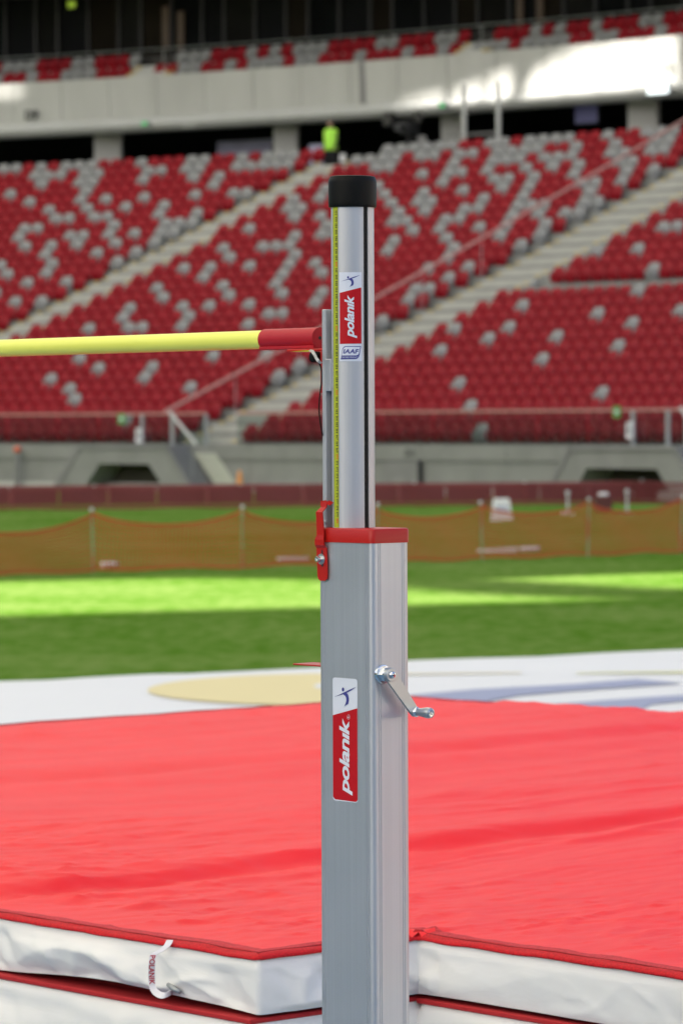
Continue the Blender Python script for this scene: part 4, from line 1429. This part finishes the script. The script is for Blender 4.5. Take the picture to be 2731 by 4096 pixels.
# ---- guide rail on the bar side, slider block, bar support
ZG = LX(1300, 1237, -.03).z
gx0, gx1 = -.0632, -.0543
bm = bmesh.new()
box_bm(bm, gx0, gx1, -.030, .030, 1.45, ZG, .0012)
bmobj('guide_rail', bm, M_alut, upr)
zs1, zs0 = LX(1320, 1436, -.03).z, LX(1320, 1565, -.03).z
box('slider_block', gx1 + .0002, TX - .018, -.0312, .020, zs0, zs1, M_alu, upr, bev=.0008)
zb_ = 1.818
sup = bmesh.new()
zp = zb_ - .0175
box_bm(sup, gx0 - .092, gx0 - .0002, -.024, .024, zp - .0042, zp, .001)
box_bm(sup, gx0 - .0042, gx0 - .0002, -.030, .020, LX(1285, 1572, -.03).z, zp - .0044, .001)
so = bmobj('bar_support', sup, M_pred, upr)
bm = bmesh.new()
lathe(bm, [(.004, -.002), (.0082, -.001), (.0090, .003), (.0090, .012), (.007, .015)], 18, Matrix.Translation((gx0 - .017, -.034, zp - .0135)) @ Matrix.Rotation(-math.pi / 2, 4, 'X'))
bmobj('clamp_knob', bm, M_rubber, so, autosm=True)

# ---- pointer: bent red strip with an arrow tip at the tape
yP = -HY - .0022
def strip_solid(name, secs, th, m, par):
    """secs: list of (xl, xr, y, z) cross lines; extruded by th towards -y"""
    bm = bmesh.new()
    A_ = [(bm.verts.new((xl, y, z)), bm.verts.new((xr, y, z)), bm.verts.new((xr, y - th, z)), bm.verts.new((xl, y - th, z))) for xl, xr, y, z in secs]
    for a, b in zip(A_, A_[1:]):
        for k in range(4): bm.faces.new((a[k], a[(k + 1) % 4], b[(k + 1) % 4], b[k]))
    bm.faces.new(list(reversed(A_[0]))); bm.faces.new(A_[-1])
    return bmobj(name, bm, m, par)
def pz(y): return LX(1286, y, yP).z
def pxx(x): return LX(x, 2200, yP).x
po = strip_solid('pointer', [
    (pxx(1280), pxx(1300), yP, pz(2322)), (pxx(1274), pxx(1307), yP, pz(2316)), (pxx(1271), pxx(1309), yP, pz(2306)), (pxx(1269), pxx(1309), yP, pz(2260)), (pxx(1267), pxx(1307), yP, pz(2192)),
    (pxx(1268), pxx(1305), yP - .004, pz(2180)), (pxx(1268), pxx(1302), yP - .004, pz(2158)), (pxx(1274), pxx(1302), yP - .003, pz(2140)),
    (pxx(1273), pxx(1299), yP - .003, pz(2090)), (pxx(1271), pxx(1296), yP - .003, pz(2048)), (pxx(1281), pxx(1303), yP + .002, pz(2028)), (pxx(1284), pxx(1304), yP + .003, pz(2008))], .0018, M_pred, upr)
bm = bmesh.new()
y_a = yP + .0028
ar_ = [LX(x, y, y_a) for x, y in ((1283, 2024), (1284, 2003), (1304, 2001), (1307, 2005), (1313, 2006), (1316, 2001), (1334, 2010), (1320, 2022), (1314, 2018), (1309, 2019), (1304, 2026))]
prism(bm, [(p.x, p.z) for p in ar_], 0, .0016, AX((0, y_a, 0), (1, 0, 0), (0, 0, 1), (0, -1, 0)))
bmobj('arrow_tip', bm, M_pred, po)
sl = [LX(x, y, yP - .0019) for x, y in ((1283, 2200), (1287, 2198), (1290, 2206), (1291, 2262), (1287, 2270), (1283, 2262))]
mesh('slot', [(p.x, yP - .00195, p.z) for p in sl], [tuple(range(6))], M_black, po)
pc = LX(1287, 2236, yP)
Mb = Matrix.Translation((pc.x, yP - .002, pc.z)) @ Matrix.Rotation(math.pi / 2, 4, 'X')
bm = bmesh.new(); lathe(bm, [(.0082, 0), (.0086, .0004), (.0084, .0012)], 28, Mb)
wa = bmobj('washer', bm, M_zinc, po, autosm=True)
bm = bmesh.new(); lathe(bm, [(.0052, .0012), (.0054, .0018), (.0054, .0055), (.0045, .006)], 6, Mb)
lathe(bm, [(.0048, .006), (.0048, .0095), (.0044, .0104), (.0026, .0104), (.0024, .0085), (.0005, .0084)], 20, Mb)
bmobj('bolt', bm, M_chrome, po, autosm=True)
pc = LX(1302, 2089, -.0305)
bm = bmesh.new(); lathe(bm, [(.0035, 0), (.0035, .002), (.002, .0024)], 14, Matrix.Translation(pc) @ Matrix.Rotation(math.pi / 2, 4, 'X'))
bmobj('rail_screw', bm, M_zinc, upr)

# ---- lower red tab and the black knob on the far side
pt_ = LX(1230, 2655, 0.0)
bm = bmesh.new()
box_bm(bm, -HX - .082, -HX + .0, -.022, .022, pt_.z - .0012, pt_.z + .0012, .0006)
box_bm(bm, -HX - .010, -HX - .0004, -.022, .022, pt_.z - .0075, pt_.z - .0014, .0006)
bmobj('spare_support', bm, M_pred, upr)
pk = LX(1637, 2632, HY)
bm = bmesh.new(); lathe(bm, [(.006, 0), (.009, .002), (.009, .007), (.006, .008)], 18, Matrix.Translation((.040, HY, pk.z)) @ Matrix.Rotation(-math.pi / 2, 4, 'X'))
bmobj('rear_knob', bm, M_rubber, upr)

# ---- crank
hub = LY(1521, 2697, HX)
MC = AX((HX, hub.y, hub.z), (0, 1, 0), (0, 0, 1), (1, 0, 0))     # local z runs out of the tube
bm = bmesh.new()
lathe(bm, [(.0150, 0), (.0152, .001), (.0146, .0048), (.0125, .0056)], 40, MC)
cr = bmobj('crank', bm, M_chrome, upr, autosm=True)
bm = bmesh.new()
lathe(bm, [(.0112, .0056), (.0116, .0066), (.0116, .0125), (.0108, .0135)], 6, MC)
lathe(bm, [(.0100, .0135), (.0100, .0170)], 32, MC)
bmobj('crank_nut', bm, M_chrome, cr, autosm=True)
ev = LY(1656, 2846, HX + .0215) - LY(1558, 2697, HX + .0215)
aL = math.hypot(ev.y, ev.z); aa = math.atan2(ev.z, ev.y)
def arm_poly(r0, r1, L, n=14):
    o_ = []
    for k in range(n + 1):
        a = math.pi / 2 + math.pi * k / n
        o_.append((r0 * math.cos(a), r0 * math.sin(a)))
    for k in range(n + 1):
        a = -math.pi / 2 + math.pi * k / n
        o_.append((L + r1 * math.cos(a), r1 * math.sin(a)))
    return o_
bm = bmesh.new()
prism(bm, arm_poly(.0112, .0078, aL), .0172, .0215, MC @ Matrix.Rotation(aa, 4, 'Z'))
bmesh.ops.bevel(bm, geom=[e for e in bm.edges if abs(e.calc_face_angle(0)) > 1.2], offset=.0005, segments=1, affect='EDGES')
bmobj('crank_arm', bm, M_zinc, cr, autosm=True)
bm = bmesh.new()
lathe(bm, [(.0108, .0217), (.0108, .0232), (.0098, .0240), (.0052, .0240)], 36, MC)
bmobj('crank_washer', bm, M_zinc, cr, autosm=True)
bm = bmesh.new()
lathe(bm, [(.0056, .0240), (.0056, .0252), (.0050, .0272), (.0036, .0284), (.0015, .0289), (.0003, .029)], 28, MC)
scw = bmobj('crank_screw', bm, M_chrome, cr, autosm=True)
bm = bmesh.new()
box_bm(bm, -.0028, .0028, -.0005, .0005, .0287, .0294, 0, MC)
box_bm(bm, -.0005, .0005, -.0028, .0028, .02871, .02941, 0, MC)
bmobj('cross_recess', bm, M_black, scw)
ME = MC @ Matrix.Rotation(aa, 4, 'Z') @ Matrix.Translation((aL, 0, 0))
bm = bmesh.new()
lathe(bm, [(.0078, .0217), (.0082, .0235), (.0075, .0262), (.0060, .0275)], 28, ME)
bmobj('handle_collar', bm, M_chrome, cr, autosm=True)
bm = bmesh.new()
lathe(bm, [(.0058, .0275), (.0062, .030), (.0074, .040), (.0086, .048), (.0084, .0535), (.0077, .0565), (.0064, .0572), (.0060, .0568)], 30, ME)
hd = bmobj('crank_handle', bm, M_zinc, cr, autosm=True)
bm = bmesh.new()
lathe(bm, [(.0058, .0566), (.0056, .0574), (.0050, .0578), (.0030, .0577), (.0022, .0560), (.0004, .0558)], 24, ME)
bmobj('handle_screw', bm, M_chrome, hd, autosm=True)

# ------------------------------------------------------------------ crossbar
MU = Matrix.Translation((UX, UY, 0)) @ Matrix.Rotation(URZ, 4, 'Z')
bx1, bx0 = LX(1281, 1350, 0).x, LX(1064, 1350, 0).x
bar = thing('crossbar', 'yellow high jump crossbar with a red end piece resting on the upright', 'crossbar', MU @ Vector((bx1, 0, zb_)), URZ)
def Lb(x): return x - bx1
bm = bmesh.new()
pts = []
for k in range(41):
    x = bx0 + .005 - 3.72 * k / 40
    t = k / 40
    pts.append((Lb(x), 0, -.002 * math.sin(math.pi * t)))
tube(bm, pts, .0150, 28)
bmobj('bar', bm, M_ybar, bar, autosm=True)
def end_piece(x0, x1):
    """round end piece with a flat foot"""
    prof = []
    n = 40
    for k in range(n):
        a = math.pi * 2 * k / n
        y, z = .0168 * math.cos(a), .0168 * math.sin(a)
        prof.append((y, z))
    bm = bmesh.new()
    prism(bm, prof, Lb(x0), Lb(x1), AX((0, 0, 0), (0, 1, 0), (0, 0, 1), (1, 0, 0)))
    box_bm(bm, Lb(x0) - .0, Lb(x1) - .0006, -.0150, .0150, -.0174, -.0118, .0012)
    o_ = bmobj('end_piece', bm, M_bred, bar, autosm=True)
    return o_
ep = end_piece(bx0, bx1)
bm = bmesh.new(); lathe(bm, [(.0030, .0), (.0030, .0004)], 14, AX((Lb(bx1), 0, 0), (0, 1, 0), (0, 0, 1), (1, 0, 0)))
bmobj('end_hole', bm, M_black, ep)
end_piece(bx0 - 3.87, bx0 - 3.72)

# cable and a scrap of tape at the support
cb = thing('sensor_cable', 'thin black cable taped under the bar support and hanging beside the rail', 'cable', MU @ Vector((gx0 - .02, -.034, zp - .01)), URZ)
ofs = Vector((gx0 - .02, -.034, zp - .01))
cp = [LX(x, y, yy) - ofs for x, y, yy in ((1262, 1418, -.040), (1268, 1436, -.042), (1277, 1452, -.042), (1284, 1468, -.041), (1287, 1495, -.040), (1286, 1530, -.041), (1281, 1570, -.043), (1277, 1612, -.044), (1277, 1650, -.042), (1281, 1690, -.037), (1286, 1722, -.033), (1291, 1745, -.030))]
fine = []
for i in range(len(cp) - 1):
    p0, p1, p2, p3 = cp[max(i - 1, 0)], cp[i], cp[i + 1], cp[min(i + 2, len(cp) - 1)]
    for q in range(5):
        t = q / 5
        fine.append(.5 * ((2 * p1) + (p2 - p0) * t + (2 * p0 - 5 * p1 + 4 * p2 - p3) * t * t + (3 * p1 - p0 - 3 * p2 + p3) * t ** 3))
tubeobj('wire', fine, .0011, M_rubber, cb)
M_foil = mat('silver_tape', (.40, .40, .385), .4, metal=.3, var=.2, scale=200, bump=.5, bscale=200)
V, F = [], []
tpth = [(1237, 1400, -.036), (1248, 1404, -.043), (1256, 1416, -.046), (1264, 1432, -.047), (1272, 1444, -.046), (1282, 1452, -.042)]
for q, (x, y, yy) in enumerate(tpth):
    p = LX(x, y, yy) - ofs
    w = (.002, .0032, .0028, .0026, .003, .0024)[q]
    V += [(p.x - w * .6, p.y, p.z - w * .5), (p.x + w * .6, p.y + .002, p.z + w * .5), (p.x + w * .6, p.y + .0025, p.z + w * .5 - .0005), (p.x - w * .6, p.y + .0006, p.z - w * .5 - .0004)]
for q in range(len(tpth) - 1):
    b = 4 * q
    for k in range(4): F.append((b + k, b + (k + 1) % 4, b + 4 + (k + 1) % 4, b + 4 + k))
mesh('tape_scrap', V, F, M_foil, cb)
yt = [LX(x, y, -.028) - ofs for x, y in ((1163, 1405), (1238, 1400), (1238, 1406))]
bm = bmesh.new(); prism(bm, [(p.x, p.z) for p in yt], 0, .004, AX((0, yt[0].y, 0), (1, 0, 0), (0, 0, 1), (0, 1, 0)))
bmobj('yellow_tape_strip', bm, M_tape, cb)

# ------------------------------------------------------------------ landing mat
MX0, MXN, MX1 = -5.08, -.64, 1.35
MY0, MYN, MY1 = .32, .70, 4.74
OFF = Vector((-1.8, 2.6, 0))
lm = thing('landing_mat', 'large red-topped white high jump landing mat notched round the upright', 'landing mat', MU @ OFF, URZ)
def ml(x, y, z): return (x - OFF.x, y - OFF.y, z)
def nz(x, y, z=0.0): return noise.noise(Vector((x, y, z)))
def edge_dist(x, y):
    d = min(x - MX0, MX1 - x, MY1 - y)
    if x <= MXN: d = min(d, y - MY0)
    else:
        d = min(d, y - MYN)
    if y < MYN: d = min(d, MXN - x)
    return d
def ridge(v, p=3): return (1 - min(1, abs(v) * 2.2)) ** p
def H(x, y):
    e = max(0.0, edge_dist(x, y))
    k = min(1.0, e / .25)
    h = .016 * nz(x * .7, y * .55, 1) + .010 * nz(x * 2.1 + .5 * nz(y, x), y * .5, 2)
    h += .0050 * ridge(nz(x * 2.6 + .25 * nz(y * 1.3, x * 1.3, 5), y * .42, 3), 4)
    h += .0022 * ridge(nz(x * 6.0 + .4 * nz(y * 2, x * 2, 6), y * 1.0, 7), 3) * (.4 + .6 * max(0, nz(x * .9, y * .9, 8) + .5))
    h += .0007 * nz(x * 16, y * 4.5, 9)
    fr = max(0.0, 1 - max(0, e - .1) / 1.3)
    h += .0032 * fr * ridge(nz(x * 9 + .9 * nz(y * 2.5, x * 2.5, 12) - y * 1.2, y * 1.6, 13), 9)
    h += .0018 * fr * ridge(nz(x * 15 + .6 * nz(y * 3, x * 3, 22) + y * 2.5, y * 3.0, 23), 8)
    h += .0028 * fr * ridge(nz(x * 8 - y * 5 + .5 * nz(x * 3, y * 3, 18), y * 2.0 + x * 1.0, 15), 9)
    h += .0022 * fr * ridge(nz(x * 9 + y * 6, y * 2.2 - x * 1.5, 19), 9)
    h += .0018 * ridge(nz(x * 20 + .8 * nz(y * 5, x * 5, 16), y * 3.2, 17), 3)
    for sx, dp, w in ((-1.60 + .05 * nz(y * 1.1, 4), .026, .035), (-3.30 + .08 * nz(y * .8, 9), .020, .06), (-2.35 + .25 * nz(y * .5, 6) + .1 * y, .009, .05)):
        q = sx - x
        h += dp * math.exp(-max(0.0, q) / .55) / (1 + math.exp(-max(-30, min(30, q / w * 2.2))))
        h += dp * .25 * math.exp(-((x - sx - 2.0 * w) / (1.2 * w)) ** 2)
    h *= 1.7 * k
    h += .0025 * nz(x * 9, y * 9, 4) 
    h -= .004 * max(0, 1 - e / .03) ** 2
    h += .004 * k
    return .753 + h
def axis(lo, hi, brk, fine_to, s0, s1):
    a = []
    x = brk
    while x > lo: a.append(x); x -= s0 if abs(x - brk) < fine_to else s1
    a.append(lo)
    a = a[::-1]
    x = brk + s0
    while x < hi: a.append(x); x += s0 if abs(x - brk) < fine_to else s1
    a.append(hi)
    return a
xs = axis(MX0, MX1, MXN, 1.9, .0105, .035)
ys = [MY0 + (MYN - MY0) * k / 20 for k in range(20)] + axis(MYN, MY1, MYN, 1.2, .016, .035)
ys = sorted(set(round(y, 6) for y in ys))
xs = sorted(set(round(x, 6) for x in xs))
V, F = [], []
idx = {}
for j, y in enumerate(ys):
    for i, x in enumerate(xs):
        if x > MXN + 1e-6 and y < MYN - 1e-6: continue
        idx[(i, j)] = len(V)
        V.append(ml(x, y, H(x, y)))
for j in range(len(ys) - 1):
    for i in range(len(xs) - 1):
        q = [(i, j), (i + 1, j), (i + 1, j + 1), (i, j + 1)]
        if all(k in idx for k in q) and not (xs[i] >= MXN - 1e-6 and ys[j] < MYN - 1e-6):
            F.append(tuple(idx[k] for k in q))
mesh('top_cover', V, F, M_matred, lm, smooth=True)

def path_pts(corners, r, step_at):
    """rounded open path through corners -> list of (x, y, nx, ny); the outside lies on the right of travel"""
    out = []
    n = len(corners)
    segs = []
    for i in range(n - 1):
        a, b = Vector(corners[i]), Vector(corners[i + 1])
        d = (b - a); L = d.length; d.normalize()
        nn = (d.y, -d.x)
        s0 = 0 if i == 0 else r
        s1 = L if i == n - 2 else L - r
        s = s0
        while s < s1 - 1e-6:
            p = a + d * s
            out.append((p.x, p.y, *nn))
            s += step_at(p.x, p.y)
        p = a + d * s1
        out.append((p.x, p.y, *nn))
        if i < n - 2:
            c = Vector(corners[i + 2]); d2 = (c - b).normalized(); n2 = Vector((d2.y, -d2.x))
            n1 = Vector(nn)
            for q in range(1, 5):
                t = q / 5
                p = b - d * r * (1 - t) ** 2 + d2 * r * t ** 2
                m_ = (n1 * (1 - t) + n2 * t).normalized()
                out.append((p.x, p.y, m_.x, m_.y))
    return out
def stp(x, y): return .009 if (y < .75 and x > -2.0) else .08
front = [(MX0, MY1), (MX0, MY0), (MXN, MY0), (MXN, MYN), (MX1, MYN), (MX1, MY1), (MX0 + .02, MY1)]

def hsh(i, j, k):
    h_ = math.sin(i * 127.1 + j * 311.7 + k * 74.7) * 43758.5453
    return h_ - math.floor(h_)
def facet(u, v, k):
    """crumpled cloth: flat facets meeting in creases"""
    i, j = math.floor(u), math.floor(v)
    fx, fy = u - i, v - j
    if fx + fy < 1:
        a_ = hsh(i, j, k)
        return a_ + (hsh(i + 1, j, k) - a_) * fx + (hsh(i, j + 1, k) - a_) * fy
    a_ = hsh(i + 1, j + 1, k)
    return a_ + (hsh(i, j + 1, k) - a_) * (1 - fx) + (hsh(i + 1, j, k) - a_) * (1 - fy)
def wall_part(name, corners, zt, zb, m, nzv=16, bulge=.012, wr=1.0, seed=0, r=.018, zbf=None):
    pp = path_pts(corners, r, stp)
    V, F = [], []
    s = 0
    for i, (x, y, nx, ny) in enumerate(pp):
        if i: s += math.hypot(x - pp[i - 1][0], y - pp[i - 1][1])
        zb_l = zbf(x, y) if zbf else zb
        for j in range(nzv + 1):
            t = j / nzv
            z = zt + (zb_l - zt) * t
            o_ = bulge * math.sin(math.pi * min(1, t * 1.0)) ** .6 if zt > .7 else bulge * min(1, (zt - z) / .08) ** .6
            a = nz(s * 3.2 + z * 3 + seed, z * 3.0 - s * .8, seed)
            b = ridge(nz(s * 4.4 + z * 7 + seed * 3, z * 5.0 - s * 1.6, seed + 4), 4)
            c = ridge(nz(s * 3.0 - z * 9 + seed * 5, z * 4.0 + s * 2.2, seed + 8), 5)
            f = nz(s * 22, z * 22, seed)
            k = max(0, min(1, (zt - z - .016) / .022, (1 - t) * 6 + .25))
            wu, wv = s + .03 * nz(s * 6, z * 9, seed), z + .02 * nz(s * 7, z * 7, seed + 3)
            fc = .016 * facet((wu + wv * .7) / .115, (wv - .25 * wu) / .062, seed) + .007 * facet((wu - wv * .5) / .052, (wv + .4 * wu) / .034, seed + 7)
            o_ += wr * (.30 if (x > MXN + .05 and zt > .7) else 1) * k * (.006 * a + .004 * b + .004 * c + fc - .012 + .0006 * f)
            o_ -= .007 * max(0, 1 - (zt - z) / .022)
            V.append(ml(x + nx * o_, y + ny * o_, z))
    w = nzv + 1
    for i in range(len(pp) - 1):
        for j in range(nzv):
            a = i * w + j
            F.append((a, a + 1, a + w + 1, a + w))
    return mesh(name, V, F, m, lm, smooth=True)
def zbp(x, y):
    up_ = .014 * math.exp(-((x + 1.02) / .25) ** 2) if y < .5 else .004 * math.exp(-((x - .3) / .4) ** 2)
    return .648 + up_ + .004 * nz(x * 5, y * 5, 3)
wall_part('top_pad', front, .750, .648, M_cloth, 26, .004, 2.0, 1, .010, zbp)
# underside of the pad
V = [ml(x, y, .652) for x, y in ((MX0 + .02, MY0 + .02), (MXN - .02, MY0 + .02), (MXN - .02, MYN + .02), (MX1 - .02, MYN + .02), (MX1 - .02, MY1 - .02), (MX0 + .02, MY1 - .02))]
mesh('pad_underside', V, [(5, 4, 3, 2, 1, 0)], M_lowred, lm)
# lower blocks
def block(x0, x1, y0, y1, zt, seed, wr=1.0):
    wall_part('lower_block', [(x0, y1), (x0, y0), (x1, y0), (x1, y1), (x0 + .01, y1)], zt, .0, M_cloth, 60, .014, wr, seed, .02)
    bm = bmesh.new()
    box_bm(bm, x0 - .001 - OFF.x, x1 + .001 - OFF.x, y0 - .004 - OFF.y, y1 - OFF.y, zt - .006, zt + .003, .002)
    bmobj('lower_cover', bm, M_lowred, lm)
block(-1.415, MXN - .004, MY0 - .012, MY1 - .05, .640, 11, 1.0)
block(MX0, -1.45, MY0 - .020, MY1 - .05, .655, 17, .5)
block(MXN + .004, MX1, MYN - .006, MY1 - .05, .638, 23, .7)

# hem: a doubled net band along the edge of the cover with a line of stitching
pp = path_pts(front, .014, stp)
V, F, ST_ = [], [], []
prof = [(-.046, .0012), (-.036, .0018), (-.020, .0016), (-.017, .0004), (-.014, .0016), (-.005, .0012), (.0010, -.0005), (.0026, -.0028), (.0022, -.0052), (.0006, -.0062)]
for i, (x, y, nx, ny) in enumerate(pp):
    for q, (o_, dz) in enumerate(prof):
        inn = max(.0, -o_)
        hx_, hy_ = x - nx * max(inn, .002), y - ny * max(inn, .002)
        base = H(hx_, hy_)
        wob = .0022 * nz(x * 14 + y * 9, q * .7, 2) if q < 6 else .0015 * nz(x * 14 + y * 9, 5, 2)
        V.append(ml(x + nx * (o_ + (.006 * nz(x * 7, y * 7, 6) if q == 0 else 0)), y + ny * o_, base + dz + wob + .0008))
    ST_.append(Vector(ml(x - nx * .017, y - ny * .017, H(x - nx * .017, y - ny * .017) + .0022)))
w = len(prof)
for i in range(len(pp) - 1):
    for j in range(w - 1):
        a = i * w + j
        F.append((a, a + w, a + w + 1, a + 1))
M_hem2 = mat('pale_mesh_band', (.56, .050, .058), .75, spec=.1, var=.30, scale=200, detail=3)
add_weave(M_hem2, 110, .25)
hem = mesh('edge_hem', V, F, None, lm, smooth=True, mats=[M_hem, M_hem2], fmats=[1 if (k % (w - 1)) in (0, 1) else 0 for k in range(len(F))])
tubeobj('stitching', ST_, .0016, mat('stitch_red', (.28, .006, .01), .8), hem, n=5)

# straps
def ribbon(name, label, cps, wdir, width, text, u0, hgt, gap=.0):
    """woven strap: path of points, direction of its width at each, lettering along it"""
    fine, wd = [], []
    n = len(cps)
    for i in range(n - 1):
        p0, p1, p2, p3 = cps[max(i - 1, 0)], cps[i], cps[i + 1], cps[min(i + 2, n - 1)]
        for q in range(8):
            t = q / 8
            fine.append(.5 * ((2 * p1) + (p2 - p0) * t + (2 * p0 - 5 * p1 + 4 * p2 - p3) * t * t + (3 * p1 - p0 - 3 * p2 + p3) * t ** 3))
            wd.append((wdir[i] * (1 - t) + wdir[i + 1] * t).normalized())
    fine.append(cps[-1]); wd.append(wdir[-1])
    S_ = [0]
    for a, b in zip(fine, fine[1:]): S_.append(S_[-1] + (b - a).length)
    def at(u):
        u = max(0, min(S_[-1] - 1e-6, u))
        k = max(i for i in range(len(S_)) if S_[i] <= u)
        k = min(k, len(fine) - 2)
        t = (u - S_[k]) / (S_[k + 1] - S_[k])
        p = fine[k].lerp(fine[k + 1], t); w_ = wd[k].lerp(wd[k + 1], t).normalized()
        tg_ = (fine[k + 1] - fine[k]).normalized()
        nn = tg_.cross(w_).normalized()
        return p, w_, nn
    V, F = [], []
    for p_i in range(len(fine)):
        p, w_, nn = at(S_[p_i])
        for sw, sn in ((-1, 0), (1, 0), (1, 1), (-1, 1)):
            q = p + w_ * (sw * width / 2) - nn * (sn * .0012 * NS)
            V.append(q)
    for i in range(len(fine) - 1):
        b = 4 * i
        for k in range(4): F.append((b + k, b + (k + 1) % 4, b + 4 + (k + 1) % 4, b + 4 + k))
    o_ = mesh('strap', V, F, M_strap, lm)
    o_['label'] = label
    gv, gf = text2d(text, 1.0, bold=.02, spacing=1.02)
    a = np.array(gv); mn, mx = a.min(0), a.max(0)
    sc_ = hgt / (mx[1] - mn[1])
    TV = []
    for q in gv:
        p, w_, nn = at(u0 + (q[0] - mn[0]) * sc_ * 1.0)
        TV.append(p + w_ * ((q[1] - mn[1]) * sc_ - hgt / 2) + nn * (.0006 * NS))
    mesh('strap_letters', TV, gf, M_strapr, o_)
    return o_
NS = 1
def LM(px, py, y):
    p = LX(px, py, y)
    return Vector(ml(p.x, p.y, p.z))
vw = Vector((CA, SA, 0))
ribbon('strap', 'white woven strap with red lettering, left of the upright',
       [LM(672, 3757, .316), LM(661, 3778, .305), LM(634, 3800, .290), LM(607, 3815, .278), LM(601, 3845, .276), LM(599, 3885, .280), LM(600, 3925, .284), LM(606, 3954, .284), LM(624, 3973, .282), LM(648, 3979, .284), LM(672, 3970, .300), LM(694, 3957, .330)],
       [vw, vw, vw, vw, vw, vw, vw, (vw + Vector((0, 0, .25))), (vw * .5 + Vector((-.2, .4, .9))), Vector((-.1, .6, .8)), Vector((-.1, .5, .9)), Vector((-.1, .5, .9))],
       .0122, 'POLANIK', .048, .0100)
pr_ = [LM(2742, 3930 + k * 24, .690 - .02 * math.sin(math.pi * min(1, k / 8))) for k in range(12)]
ribbon('strap', 'white woven strap with red lettering at the right edge', pr_, [vw] * 12, .0150, 'POLANIK', .045, .0125)
bm = bmesh.new()
pb = LM(697, 3948, .314)
tube(bm, [pb + Vector((-.018, -.004, .004)), pb + Vector((.0, -.008, .0)), pb + Vector((.018, -.006, -.005))], [.004, .0055, .004], 10)
bmobj('strap_buckle', bm, M_steel, lm, smooth=True)
